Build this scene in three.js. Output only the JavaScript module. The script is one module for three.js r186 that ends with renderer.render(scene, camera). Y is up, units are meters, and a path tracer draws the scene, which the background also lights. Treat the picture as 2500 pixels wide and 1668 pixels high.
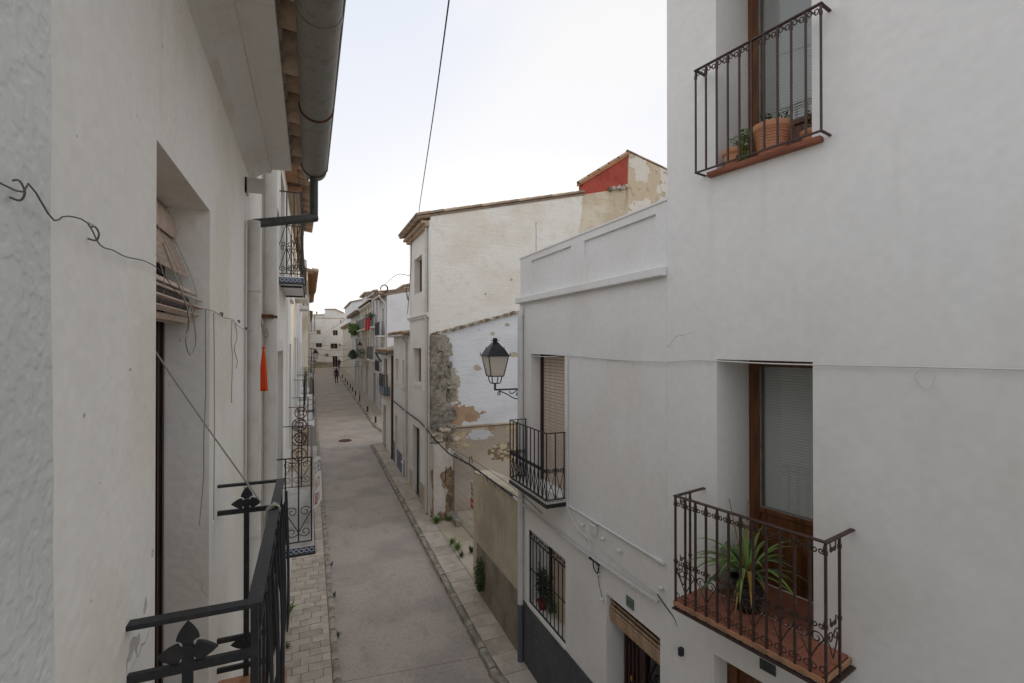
import * as THREE from 'three';
import { mergeGeometries, mergeVertices } from 'three/addons/utils/BufferGeometryUtils.js';
import { RoundedBoxGeometry } from 'three/addons/geometries/RoundedBoxGeometry.js';
import { MarchingCubes } from 'three/addons/objects/MarchingCubes.js';

// ---------------------------------------------------------------- camera, sky, sun, exposure
// Street frame used in the comments: X right, Y up, Z forward along the street (world z = -Z), metres. Eye at 5.5 m.
const scene = new THREE.Scene();
const camera = new THREE.PerspectiveCamera(70.45, 1024 / 683, 0.05, 900);
camera.position.set(0, 5.5, 0);
camera.rotation.order = 'YXZ';
camera.rotation.y = -22.74 * Math.PI / 180;
camera.rotation.x = 0.31 * Math.PI / 180;
scene.add(camera);

const renderer = new THREE.WebGLRenderer({ antialias: true });
renderer.toneMapping = THREE.LinearToneMapping;
renderer.toneMappingExposure = 1.58;
renderer.shadowMap.enabled = true;

const sunAz = 24 * Math.PI / 180, sunEl = 5 * Math.PI / 180;      // low behind the roofs to the right of the street
const sunDir = new THREE.Vector3(Math.sin(sunAz) * Math.cos(sunEl), Math.sin(sunEl), -Math.cos(sunAz) * Math.cos(sunEl));
const sun = new THREE.DirectionalLight(new THREE.Color(1, 0.74, 0.42), 1.2);
sun.position.copy(sunDir).multiplyScalar(150); sun.position.x += 4; sun.target.position.set(4, 0, -40);
sun.castShadow = true; sun.shadow.radius = 20; sun.shadow.mapSize.set(2048, 2048);
Object.assign(sun.shadow.camera, { left: -60, right: 60, top: 60, bottom: -60, near: 1, far: 320 });
scene.add(sun, sun.target);

// ---------------------------------------------------------------- random numbers and noise
let seed = 7;
const rnd = () => { seed = (seed * 1664525 + 1013904223) >>> 0; return seed / 4294967296; };
const rr = (a, b) => a + (b - a) * rnd();
const hash = (x, y, s) => { let h = (x * 374761393 + y * 668265263 + s * 974634777) | 0; h = Math.imul(h ^ (h >>> 13), 1274126177); h ^= h >>> 16; return (h >>> 0) / 4294967296; };
function vnoise(x, y, per, s) {                                    // periodic when per > 0
  const xi = Math.floor(x), yi = Math.floor(y), fx = x - xi, fy = y - yi;
  const m = per > 0 ? (v) => ((v % per) + per) % per : (v) => v;
  const u = fx * fx * (3 - 2 * fx), v = fy * fy * (3 - 2 * fy);
  const a = hash(m(xi), m(yi), s), b = hash(m(xi + 1), m(yi), s), c = hash(m(xi), m(yi + 1), s), d = hash(m(xi + 1), m(yi + 1), s);
  return a + (b - a) * u + (c - a) * v + (a - b - c + d) * u * v;
}
function fbm(x, y, oct = 4, per = 0, s = 1) { let f = 0, a = 0.5, t = 0; for (let i = 0; i < oct; i++) { f += a * vnoise(x, y, per, s + i); t += a; x *= 2; y *= 2; per *= 2; a *= 0.5; } return f / t; }
const sm = (a, b, x) => { const t = Math.min(1, Math.max(0, (x - a) / (b - a))); return t * t * (3 - 2 * t); };
const mix = (a, b, t) => a.map((v, i) => v + (b[i] - v) * t);
const hex = (h) => [(h >> 16) & 255, (h >> 8) & 255, h & 255];

{ // the sky: pale blue overhead, near white towards the low sun, thin warm cloud near the horizon
  const W = 512, Hh = 256, d = new Float32Array(W * Hh * 4);
  for (let j = 0; j < Hh; j++) for (let i = 0; i < W; i++) {
    const ph = ((i + 0.5) / W - 0.5) * 2 * Math.PI, th = ((j + 0.5) / Hh - 0.5) * Math.PI;
    const dx = Math.cos(ph) * Math.cos(th), dy = Math.sin(th), dz = Math.sin(ph) * Math.cos(th);
    const el = Math.max(0, th) * 180 / Math.PI;
    const ang = Math.acos(Math.min(1, dx * sunDir.x + dy * sunDir.y + dz * sunDir.z)) * 180 / Math.PI;
    let c = mix([0.44, 0.48, 0.565], [0.76, 0.74, 0.715], Math.exp(-el / 14));
    const g = Math.exp(-Math.pow(ang / 42, 2)), g2 = Math.exp(-Math.pow(ang / 13, 2));
    c = [c[0] + 0.085 * g + 0.25 * g2, c[1] + 0.07 * g + 0.17 * g2, c[2] + 0.04 * g + 0.02 * g2];
    const px = dx / (dy + 0.18), pz = dz / (dy + 0.18);
    const cl = sm(0.5, 0.72, fbm(px * 1.6 + 9, pz * 0.55 + 3, 5, 0, 5)) * sm(0, 5, el);
    c = mix(c, [Math.max(c[0], 0.62), Math.max(c[1], 0.612), Math.max(c[2], 0.605)], cl * 0.8);
    if (th < 0) c = [0.3, 0.28, 0.26];
    const k = (j * W + i) * 4; d[k] = c[0]; d[k + 1] = c[1]; d[k + 2] = c[2]; d[k + 3] = 1;
  }
  const t = new THREE.DataTexture(d, W, Hh, THREE.RGBAFormat, THREE.FloatType);
  t.mapping = THREE.EquirectangularReflectionMapping; t.magFilter = t.minFilter = THREE.LinearFilter; t.wrapS = THREE.RepeatWrapping; t.needsUpdate = true;
  scene.background = t; scene.environment = t;
}

// ---------------------------------------------------------------- textures and materials
function dataTex(data, W, H, srgb, rep = true) {
  const t = new THREE.DataTexture(data, W, H, THREE.RGBAFormat);
  if (srgb) t.colorSpace = THREE.SRGBColorSpace;
  t.magFilter = THREE.LinearFilter; t.minFilter = THREE.LinearMipmapLinearFilter; t.generateMipmaps = true;
  t.wrapS = t.wrapT = rep ? THREE.RepeatWrapping : THREE.ClampToEdgeWrapping; t.needsUpdate = true; return t;
}
// fn(x, y, per) -> { c: [r,g,b] 0..255, h: 0..1 }; x, y run 0..1; surfaces have uv in metres and the texture repeats every sizeM metres
function surface(fn, { W = 512, H = W, sizeM = 3, sizeY = sizeM, rough = 0.9, bump = 0.004, off = [0, 0], rep = true, extra = {} } = {}) {
  const a = new Uint8Array(W * H * 4), b = new Uint8Array(W * H * 4);
  for (let j = 0; j < H; j++) for (let i = 0; i < W; i++) {
    const r = fn((i + 0.5) / W, (j + 0.5) / H), k = (j * W + i) * 4;
    for (let q = 0; q < 3; q++) a[k + q] = Math.max(0, Math.min(255, r.c[q]));
    a[k + 3] = 255; b[k] = b[k + 1] = b[k + 2] = Math.max(0, Math.min(255, r.h * 255)); b[k + 3] = 255;
  }
  const map = dataTex(a, W, H, true, rep), bm = dataTex(b, W, H, false, rep);
  for (const t of [map, bm]) { t.repeat.set(1 / sizeM, 1 / sizeY); t.offset.set(-off[0] / sizeM, -off[1] / sizeY); }
  return new THREE.MeshStandardMaterial({ map, bumpMap: bm, bumpScale: bump, roughness: rough, ...extra });
}
function plaster(base, alt, { W = 512, sizeM = 3, amount = 0.5, spots = 0, grain = 3, bump = 0.004, s = 1, coarse = 0, streak = 0, cracks = 0 } = {}) {
  const B = hex(base), A = hex(alt);
  return surface((x, y) => {
    const n = fbm(x * 4, y * 4, 5, 4, s), f = fbm(x * 96, y * 96, 2, 96, s + 20), m = fbm(x * 24, y * 24, 3, 24, s + 40);
    let c = mix(B, A, Math.min(1, sm(0.42, 0.78, n) * amount));
    if (streak) c = mix(c, A, streak * sm(0.55, 0.8, fbm(x * 40, y * 3, 3, 0, s + 60) * 0.7 + n * 0.3) * sm(0, .06, x) * sm(1, .94, x) * sm(0, .06, y) * sm(1, .94, y));
    const g = (f - 0.5) * grain * 2 + (m - 0.5) * grain;
    if (spots && vnoise(x * 64, y * 64, 64, s + 80) > 1 - spots) c = mix(c, [110, 100, 90], 0.5);
    let h = 0.45 + (f - 0.5) * 0.35 + (m - 0.5) * 0.5;
    if (cracks) { const k = Math.abs(fbm(x * 5, y * 5, 5, 5, s + 120) - 0.5), z = sm(0.56, 0.68, fbm(x * 3, y * 3, 2, 3, s + 130)); if (k < 0.0035) { c = mix(c, [120, 112, 102], 0.4 * z); h -= 0.3 * z; } }
    if (coarse) h = sm(0.25, 0.75, fbm(x * 100, y * 100, 2, 100, s + 90)) * 0.7 + 0.3 * fbm(x * 30, y * 30, 2, 30, s + 95);
    return { c: [c[0] + g, c[1] + g, c[2] + g], h };
  }, { W, sizeM, bump });
}
const flat = (h, rough = 0.6, extra = {}) => new THREE.MeshStandardMaterial({ color: h, roughness: rough, ...extra });
function wood(base, dark, s = 1, sizeM = 0.8, rough = 0.55) {
  const B = hex(base), D = hex(dark);
  return surface((x, y) => {
    const w = fbm(x * 24 + 0.6 * fbm(x * 3, y * 3, 2, 3, s + 3), y * 2, 4, 0, s), f = vnoise(x * 128, y * 8, 0, s + 9);
    return { c: mix(B, D, sm(0.3, 0.75, w) * 0.8 + f * 0.15), h: w * 0.7 + f * 0.3 };
  }, { W: 256, sizeM, rough, bump: 0.0015 });
}
function metal(base, alt, rough = 0.5, metalness = 0.35, s = 3) {
  const B = hex(base), A = hex(alt);
  return surface((x, y) => { const n = fbm(x * 12, y * 12, 4, 12, s), f = vnoise(x * 90, y * 90, 90, s + 4); return { c: mix(B, A, sm(0.5, 0.75, n) * 0.8 + f * 0.1), h: n * 0.6 + f * 0.4 }; }, { W: 256, sizeM: 0.4, rough, bump: 0.0012, extra: { metalness } });
}
const M = {
  stucco: plaster(0xdcdcd8, 0xc8c8c2, { W: 1024, sizeM: 1.6, amount: 0.7, coarse: 1, bump: 0.0024, s: 2 }),
  wallA: plaster(0xece8e0, 0xe0d8c8, { W: 1024, sizeM: 2.4, amount: 0.75, grain: 4, bump: 0.005, s: 5, spots: 0.012, streak: 0.35, cracks: 1 }),
  wallB: plaster(0xeae6dd, 0xddd4c4, { amount: 0.6, s: 7, streak: 0.35 }),
  wall45: plaster(0xe7e5e1, 0xd9d4cc, { W: 1024, sizeM: 5, amount: 0.5, grain: 4, bump: 0.002, s: 11, streak: 0.3, cracks: 1 }),
  wall43: plaster(0xe9e7e4, 0xdeD9d3, { W: 1024, sizeM: 4, amount: 0.5, grain: 4, bump: 0.002, s: 13, streak: 0.25, cracks: 1 }),
  white: plaster(0xe9e7e2, 0xdcd6cb, { amount: 0.6, s: 17, streak: 0.3 }),
  white2: plaster(0xe9e9ea, 0xdbdad9, { amount: 0.6, s: 19, streak: 0.3 }),
  cream: plaster(0xe2d9c6, 0xc6b89c, { amount: 0.9, s: 23, streak: 0.7 }),
  yellow: plaster(0xdccdb0, 0xbda580, { amount: 0.8, s: 27, streak: 0.4 }),
  plinth: plaster(0x56585c, 0x4a4b4e, { sizeM: 1.5, amount: 0.6, grain: 14, bump: 0.01, s: 29 }),
  plinthBrown: plaster(0x8f8474, 0x776c5c, { sizeM: 1.5, amount: 0.8, grain: 12, bump: 0.01, s: 31 }),
  plinthBlue: plaster(0x74808a, 0x5f6a74, { sizeM: 1.5, amount: 0.8, grain: 8, s: 33 }),
  beige: plaster(0xc6b9a3, 0xa99b84, { W: 512, sizeM: 3, amount: 0.9, grain: 7, bump: 0.008, s: 35, streak: 0.6 }),
  mould: plaster(0xdedad2, 0xccc4b4, { W: 512, sizeM: 1.5, amount: 0.8, bump: 0.004, s: 37, streak: 0.4 }),
  tile: plaster(0xab9078, 0x857a68, { W: 256, sizeM: 0.7, amount: 1, grain: 14, bump: 0.004, s: 41 }),
  tile2: plaster(0x94806c, 0x70685a, { W: 256, sizeM: 0.7, amount: 1, grain: 14, bump: 0.004, s: 43 }),
  tile3: plaster(0xb8a28a, 0x978570, { W: 256, sizeM: 0.7, amount: 1, grain: 14, bump: 0.004, s: 45 }),
  brick: plaster(0xb0805f, 0x8f6e54, { W: 256, sizeM: 0.6, amount: 1, grain: 14, bump: 0.004, s: 47 }),
  terracotta: plaster(0x9a6149, 0x82523f, { W: 256, sizeM: 0.6, amount: 0.8, grain: 8, bump: 0.002, s: 49 }),
  pot: plaster(0xc8906e, 0xb67f5e, { W: 256, sizeM: 0.5, amount: 0.8, grain: 7, bump: 0.002, s: 51 }),
  redPaint: plaster(0xb2513f, 0x9d4233, { W: 256, sizeM: 2, amount: 0.9, grain: 6, s: 53 }),
  stone: plaster(0x8f897d, 0x5f5b53, { W: 512, sizeM: 0.9, amount: 1, grain: 20, bump: 0.03, s: 55 }),
  stone2: plaster(0xa59d8e, 0x716a5e, { W: 256, sizeM: 0.9, amount: 1, grain: 20, bump: 0.03, s: 57 }),
  paving: plaster(0xc3b7a7, 0xada08f, { W: 256, sizeM: 1.1, amount: 0.9, grain: 12, bump: 0.004, s: 59 }),
  paving2: plaster(0xcbbfae, 0xb5a997, { W: 256, sizeM: 1.1, amount: 0.9, grain: 12, bump: 0.004, s: 61 }),
  paving3: plaster(0xbaae9e, 0xa49887, { W: 256, sizeM: 1.1, amount: 0.9, grain: 12, bump: 0.004, s: 63 }),
  kerb: plaster(0xaea596, 0x867f72, { W: 256, sizeM: 0.9, amount: 1, grain: 22, bump: 0.012, s: 65 }),
  zinc: metal(0x8b8880, 0x7b776f, 0.65, 0.12, 3),
  zincDark: metal(0x4d504b, 0x3c3e39, 0.6, 0.4, 5),
  iron: metal(0x26282c, 0x3a3531, 0.5, 0.25, 7),
  ironBrown: metal(0x46352f, 0x56423a, 0.55, 0.3, 9),
  rust: metal(0x5a3c2a, 0x7a4a2c, 0.85, 0.2, 11),
  pvc: plaster(0xcfcbc3, 0xbab3a6, { W: 256, sizeM: 0.8, amount: 0.8, grain: 3, bump: 0.001, s: 67 }),
  whitePipe: plaster(0xd6d5d2, 0xc8c6c1, { W: 256, sizeM: 0.8, amount: 0.7, grain: 3, bump: 0.001, s: 69 }),
  greyPaint: flat(0x5c5f66, 0.7),
  maroon: wood(0x33110f, 0x220909, 71, 0.5, 0.35),
  woodOrange: wood(0x74451f, 0x4e2c12, 73, 0.6, 0.45),
  woodDark: wood(0x3c1d15, 0x25100b, 75, 0.4, 0.5),
  woodTan: wood(0xb99d84, 0x997d64, 77, 0.5, 0.7),
  shutterTan: wood(0xd8c6b6, 0xc6b09e, 79, 0.6, 0.65),
  slatPink: wood(0xcbb4a2, 0xb39c8a, 81, 0.5, 0.6),
  eaveWood: wood(0x9a7650, 0x7d5a38, 83, 0.6, 0.8),
  glass: new THREE.MeshPhysicalMaterial({ color: 0xf4f5f4, roughness: 0.04, transmission: 1, thickness: 0, ior: 1.5 }),
  lampGlass: new THREE.MeshPhysicalMaterial({ color: 0xece4d8, roughness: 0.6, transmission: 0.5, thickness: 0 }),
  blind: flat(0xd6d8d6, 0.6),
  darkGlass: flat(0x1b2228, 0.12),
  shade: flat(0x7d7468, 0.85),
  rope: flat(0xa39b8d, 0.95),
  ropeDark: flat(0x6b6357, 0.95),
  wire: flat(0x6a6358, 0.7, { metalness: 0.2 }),
  cableBlack: flat(0x26262a, 0.7),
  cableWhite: flat(0xd3d1cd, 0.75),
  porcelain: flat(0xdedcd8, 0.25),
  orange: flat(0xd9480f, 0.85),
  leaf: new THREE.MeshPhysicalMaterial({ color: 0x6b8a36, roughness: 0.6, transmission: 0.25, thickness: 0 }),
  leafDark: new THREE.MeshPhysicalMaterial({ color: 0x3a5326, roughness: 0.7, transmission: 0.2, thickness: 0 }),
  leafYellow: new THREE.MeshPhysicalMaterial({ color: 0x9a7a26, roughness: 0.7, transmission: 0.25, thickness: 0 }),
  flower: flat(0x9a86a8, 0.9),
  potBlack: flat(0x24292b, 0.5),
  potRed: flat(0x94222f, 0.5),
  redCloth: flat(0xc4242e, 0.9),
  blueDoor: flat(0x3f6391, 0.6),
  greyDoor: plaster(0xa7a8a6, 0x959692, { W: 256, sizeM: 1, amount: 0.6, grain: 4, bump: 0.001, s: 85 }),
  blueTile: flat(0x39435f, 0.35),
  whiteTile: flat(0xc9ccd2, 0.3),
  bollard: flat(0x2c2422, 0.6),
};
for (const m of Object.values(M)) m.side = THREE.DoubleSide;

// ---------------------------------------------------------------- geometry helpers
const V3 = (x, y, z) => new THREE.Vector3(x, y, z);
const g0 = (Z) => 0.022 * (Z - 8);                                 // height of the road at Z
function uvm(geo, ox = 0, oy = 0) {                                // uv in metres from the face direction
  const g = geo.index ? geo.toNonIndexed() : geo, p = g.attributes.position, n = g.attributes.normal, uv = new Float32Array(p.count * 2);
  for (let i = 0; i < p.count; i += 3) {
    let nx = 0, ny = 0, nz = 0; for (let k = 0; k < 3; k++) { nx += Math.abs(n.getX(i + k)); ny += Math.abs(n.getY(i + k)); nz += Math.abs(n.getZ(i + k)); }
    for (let k = 0; k < 3; k++) {
      const x = p.getX(i + k), y = p.getY(i + k), z = p.getZ(i + k);
      const [a, b] = nz >= nx && nz >= ny ? [x, y] : nx >= ny ? [z, y] : [x, z];
      uv[2 * (i + k)] = a + ox; uv[2 * (i + k) + 1] = b + oy;
    }
  }
  g.setAttribute('uv', new THREE.BufferAttribute(uv, 2)); return g;
}
const bx = (x0, x1, y0, y1, z0, z1) => new THREE.BoxGeometry(Math.abs(x1 - x0), Math.abs(y1 - y0), Math.abs(z1 - z0)).translate((x0 + x1) / 2, (y0 + y1) / 2, (z0 + z1) / 2);
const rb = (x0, x1, y0, y1, z0, z1, r = 0.008) => new RoundedBoxGeometry(x1 - x0, y1 - y0, z1 - z0, 2, Math.min(r, (x1 - x0) / 2.1, (y1 - y0) / 2.1, (z1 - z0) / 2.1)).translate((x0 + x1) / 2, (y0 + y1) / 2, (z0 + z1) / 2);
function bar(a, b, w = 0.012, h = w) {                             // square section bar from a to b
  const A = V3(...a), B = V3(...b), d = B.clone().sub(A), L = d.length();
  const g = new THREE.BoxGeometry(w, L, h), up = V3(0, 1, 0);
  const m = new THREE.Matrix4().makeRotationFromQuaternion(new THREE.Quaternion().setFromUnitVectors(up, d.normalize()));
  return g.applyMatrix4(m).translate((A.x + B.x) / 2, (A.y + B.y) / 2, (A.z + B.z) / 2);
}
function rod(a, b, r = 0.02, seg = 10, r2 = r) {
  const A = V3(...a), B = V3(...b), d = B.clone().sub(A), L = d.length();
  const g = new THREE.CylinderGeometry(r2, r, L, seg);
  return g.applyMatrix4(new THREE.Matrix4().makeRotationFromQuaternion(new THREE.Quaternion().setFromUnitVectors(V3(0, 1, 0), d.normalize()))).translate((A.x + B.x) / 2, (A.y + B.y) / 2, (A.z + B.z) / 2);
}
function tube(pts, r = 0.005, seg = 0, rad = 5, tension = 0.5) {
  const c = new THREE.CatmullRomCurve3(pts.map((p) => V3(...p)), false, 'catmullrom', tension);
  return new THREE.TubeGeometry(c, seg || pts.length * 4, r, rad, false);
}
const merge = (list) => mergeGeometries(list.map((g) => { const q = g.index ? g.toNonIndexed() : g; for (const k of Object.keys(q.attributes)) if (!['position', 'normal', 'uv'].includes(k)) q.deleteAttribute(k); return q; }));
const used = {};
function numbered(n) { used[n] = (used[n] || 0) + 1; return used[n] === 1 ? n : n + '_' + String(used[n] - 1).padStart(3, '0'); }
function add(name, geo, mat, parent, label) {
  const m = new THREE.Mesh(geo, mat); m.castShadow = m.receiveShadow = true;
  m.name = parent === scene ? numbered(name) : name; parent.add(m); if (label) m.userData.label = label; return m;
}
const P = (name, geo, mat, parent, label) => add(name, uvm(Array.isArray(geo) ? merge(geo) : geo), mat, parent, label);
function thing(name, label, category, group) { const g = new THREE.Group(); g.name = numbered(name); g.userData = { label, category }; if (group) g.userData.group = group; scene.add(g); return g; }
function single(name, geo, mat, label, category, group) { const m = P(name, geo, mat, scene); m.userData = { label, category }; if (group) m.userData.group = group; return m; }
function struct(name, geo, mat) { const m = P(name, geo, mat, scene); m.userData.kind = 'structure'; return m; }
// facade frames: local x runs along the wall, y is height, z points out into the street
const frameL = (g, X, Z0) => { g.position.set(X, 0, -Z0); g.rotation.y = Math.PI / 2; return g; };    // local x = Z - Z0
const frameR = (g, X, Z1) => { g.position.set(X, 0, -Z1); g.rotation.y = -Math.PI / 2; return g; };   // local x = Z1 - Z
function facade(x0, x1, y0, y1, th, holes = [], z1 = 0) {          // wall slab with openings [x0,x1,y0,y1]
  const s = new THREE.Shape([[x0, y0], [x1, y0], [x1, y1], [x0, y1]].map((p) => new THREE.Vector2(...p)));
  for (const [a, b, c, d] of holes) s.holes.push(new THREE.Path([[a, c], [a, d], [b, d], [b, c]].map((p) => new THREE.Vector2(...p))));
  return new THREE.ExtrudeGeometry(s, { depth: th, bevelEnabled: false }).translate(0, 0, z1 - th);
}
const poly = (pts, th, z1 = 0) => new THREE.ExtrudeGeometry(new THREE.Shape(pts.map((p) => new THREE.Vector2(...p))), { depth: th, bevelEnabled: false }).translate(0, 0, z1 - th);
function prism(profile, x0, x1) {                                  // profile [[z,y]...] swept along x
  const g = new THREE.ExtrudeGeometry(new THREE.Shape(profile.map((p) => new THREE.Vector2(...p))), { depth: x1 - x0, bevelEnabled: false }).toNonIndexed();
  const p = g.attributes.position;
  for (let i = 0; i < p.count; i++) p.setXYZ(i, x0 + p.getZ(i), p.getY(i), p.getX(i));
  for (let i = 0; i < p.count; i += 3) { const a = [p.getX(i + 1), p.getY(i + 1), p.getZ(i + 1)]; p.setXYZ(i + 1, p.getX(i + 2), p.getY(i + 2), p.getZ(i + 2)); p.setXYZ(i + 2, ...a); }
  g.computeVertexNormals(); return g;
}
// spirals and scrolls in a plane (local x, y)
function sScroll(w, h, flip = 1, r = 0.0045, turns = 2.9) {
  const R = w / 2, pts = [], n = 14;
  for (let i = 0; i <= n; i++) { const t = i / n, a = (1 - t) * turns * Math.PI * 0.9, q = R * (0.22 + 0.78 * t); pts.push([flip * q * Math.cos(a), h - R + q * Math.sin(a), 0]); }
  for (let i = 0; i <= n; i++) { const t = i / n, a = Math.PI + t * turns * Math.PI * 0.9, q = R * (1 - 0.78 * t); pts.push([flip * q * Math.cos(a), R + q * Math.sin(a), 0]); }
  return tube(pts, r, 44, 4);
}
function curlPair(w, h, r = 0.0045) {                              // two curls side by side hanging from the bars
  const out = [];
  for (const f of [-1, 1]) {
    const pts = [[f * w / 2, h, 0]], R = w * 0.25;
    for (let i = 0; i <= 12; i++) { const t = i / 12, a = 0.25 * Math.PI - t * 2.6 * Math.PI, q = R * (1 - 0.7 * t); pts.push([f * (R * 1.0 + q * Math.cos(a)), R * 1.15 + q * Math.sin(a), 0]); }
    out.push(tube(pts, r, 26, 4));
  }
  return merge(out);
}
function heartV(w, h, r = 0.0045) {                                // two lines falling from the bars to the middle, curled at the top
  const out = [];
  for (const f of [-1, 1]) {
    const R = w * 0.23, pts = [];
    for (let i = 0; i <= 10; i++) { const t = i / 10, a = Math.PI * (2.4 - 2.4 * t), q = R * (0.3 + 0.7 * t); pts.push([f * (w * 0.22 + q * Math.cos(a)), h - R + q * Math.sin(a), 0]); }
    pts.push([f * w * 0.3, h * 0.55, 0], [f * 0.004, 0, 0]);
    out.push(tube(pts, r, 28, 4));
  }
  return merge(out);
}
// a balcony: the slab is the part, rails, bars and scrolls are its pieces
function balcony(house, o) {
  const { x0, x1, yF, yR, d, slabT = 0.1, mat = M.iron, slabMat = M.white, nF = 10, nS = 2, bw = 0.014, railH = 0.012, railW = 0.03, slabOut = 0.03, frame = true, pats = [], label } = o;
  const slab = P('balcony', rb(x0 - slabOut, x1 + slabOut, yF - slabT, yF, 0.002, d + slabOut, 0.006), slabMat, house, label);
  const hr = [bx(x0 - railW / 2, x1 + railW / 2, yR - railH, yR, d - railW / 2, d + railW / 2)];
  for (const x of [x0, x1]) hr.push(bx(x - railW / 2, x + railW / 2, yR - railH, yR, -0.02, d - railW / 2 - 0.001));
  P('handrail', hr, mat, slab);
  const yb = o.yB ?? yF + 0.05;
  if (frame) { const br = [bx(x0, x1, yb - 0.012, yb, d - 0.006, d + 0.006)]; for (const x of [x0, x1]) br.push(bx(x - 0.006, x + 0.006, yb - 0.012, yb, -0.02, d - 0.007)); P('bottom_rail', br, mat, slab); }
  const fg = uvm(bx(-bw / 2, bw / 2, (frame ? yb : yF) - 0.01, yR - railH, -bw / 2, bw / 2));
  const xs = []; for (let i = 0; i < nF; i++) xs.push(x0 + (x1 - x0) * i / (nF - 1));
  for (const x of xs) { const b = add('bar', fg, mat, slab); b.position.set(x, 0, d); }
  const zs = []; for (let i = 1; i <= nS; i++) zs.push(d * (1 - i / (nS + (o.wallBar ? 0.15 : 1))));
  for (const x of [x0, x1]) for (const z of zs) { const b = add('bar', fg, mat, slab); b.position.set(x, 0, z); }
  for (const p of pats) {
    const sx = (x1 - x0) / (nF - 1), gA = uvm(p.geo(sx, 1)), gB = uvm(p.geo(sx, -1));
    for (let i = 0; i < nF - 1; i++) { if (p.every && i % p.every !== (p.at || 0)) continue; const s = add('scroll', i % 2 ? gA : gB, mat, slab); s.position.set((xs[i] + xs[i + 1]) / 2, p.y, d); }
    const zz = [d, ...zs, ...(o.wallBar ? [] : [0])], sz = zz.length > 1 ? zz[0] - zz[1] : d;
    const hA = uvm(p.geo(sz, 1)), hB = uvm(p.geo(sz, -1));
    for (const x of [x0, x1]) for (let i = 0; i < zz.length - 1; i++) { const s = add('scroll', i % 2 ? hA : hB, mat, slab); s.rotation.y = Math.PI / 2; s.position.set(x, p.y, (zz[i] + zz[i + 1]) / 2); }
  }
  return slab;
}
// curved clay tile: half pipe along z, opening down (cover) or up (channel)
function clayTile(len, r, up = false, t = 0.014, seg = 6) {
  const s = new THREE.Shape(); s.absarc(0, 0, r, 0, Math.PI, false); s.absarc(0, 0, r - t, Math.PI, 0, true);
  const g = new THREE.ExtrudeGeometry(s, { depth: len, bevelEnabled: false, curveSegments: seg });
  if (up) g.rotateZ(Math.PI); return uvm(g);
}
const tileMats = [M.tile, M.tile2, M.tile3];
function tileRow(roof, x0, x1, y, z0, z1, pitch, { r = pitch * 0.47, slope = 0.2, both = true, name = 'roof_tile' } = {}) {
  const len = z1 - z0, cov = clayTile(len, r), cha = clayTile(len, r, true), n = Math.round((x1 - x0) / pitch);
  for (let i = 0; i < n; i++) {
    const x = x0 + (i + 0.5) * (x1 - x0) / n;
    if (both) { const c = add(name, cha, tileMats[Math.floor(rnd() * 3)], roof); c.position.set(x, y + r * 0.55 + rr(-0.006, 0.006), z0 + rr(-0.02, 0.01)); c.rotation.x = slope; c.rotation.z = rr(-0.03, 0.03); }
    const c2 = add(name, cov, tileMats[Math.floor(rnd() * 3)], roof); c2.position.set(x + (x1 - x0) / n / 2, y + r * 0.6 + rr(-0.006, 0.006), z0 + rr(-0.01, 0.02)); c2.rotation.x = slope; c2.rotation.z = rr(-0.03, 0.03);
  }
}
console.log('helpers ready');

// ---------------------------------------------------------------- ground, road, pavements
function slopeSheet(pts, off) {                                    // polygon in (X, Z) laid on the slope
  const s = new THREE.Shape(pts.map((p) => new THREE.Vector2(...p))), g = new THREE.ShapeGeometry(s), p = g.attributes.position;
  for (let i = 0; i < p.count; i++) { const X = p.getX(i), Z = p.getY(i); p.setXYZ(i, X, g0(Z) + off, -Z); }
  g.computeVertexNormals(); return g;
}
const roadMat = surface((x, y) => {
  const n = fbm(x * 5, y * 5, 5, 5, 101), m = fbm(x * 22, y * 22, 3, 22, 103), f = fbm(x * 150, y * 150, 2, 150, 105), b = fbm(x * 3 + 7, y * 3, 3, 3, 107);
  let c = mix([184, 171, 158], [167, 156, 146], sm(0.35, 0.7, n)); c = mix(c, [180, 168, 151], sm(0.55, 0.8, b) * 0.6);
  c = mix(c, [138, 131, 124], sm(0.62, 0.75, m) * 0.2); const g = (f - 0.5) * 22;
  if (vnoise(x * 90, y * 90, 90, 109) > 0.985) c = mix(c, [60, 52, 46], 0.7);
  return { c: [c[0] + g, c[1] + g, c[2] + g], h: 0.5 + (f - 0.5) * 0.6 + (m - 0.5) * 0.3 };
}, { W: 1024, sizeM: 5, rough: 0.85, bump: 0.006 });
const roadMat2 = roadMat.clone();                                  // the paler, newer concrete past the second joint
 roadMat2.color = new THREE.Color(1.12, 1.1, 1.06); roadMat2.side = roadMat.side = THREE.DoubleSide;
const joint = flat(0x3a352f, 0.95); joint.side = THREE.DoubleSide;
const jointPale = flat(0x7d7467, 0.95); jointPale.side = THREE.DoubleSide;
const groundMat = flat(0x6d655a, 0.95);
struct('ground', slopeSheet([[-250, -150], [250, -150], [250, 400], [-250, 400]], -0.06), groundMat);
struct('road_bed', slopeSheet([[0.36, -12], [4.9, -12], [4.9, 84], [0.36, 84]], -0.014), joint);
struct('road', slopeSheet([[0.45, -12], [4.2, -12], [2.84, 7.97], [2.84, 8.075], [0.45, 8.35]], 0), roadMat);
struct('road', slopeSheet([[0.45, 8.358], [2.84, 8.083], [2.9, 25.62], [0.45, 25.4]], 0), roadMat);
struct('road', slopeSheet([[0.45, 25.408], [2.9, 25.628], [7.5, 25.7], [7.5, 28.4], [3.9, 28.2], [3.75, 30], [3.6, 84], [0.45, 84]], 0.0), roadMat2);

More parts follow.
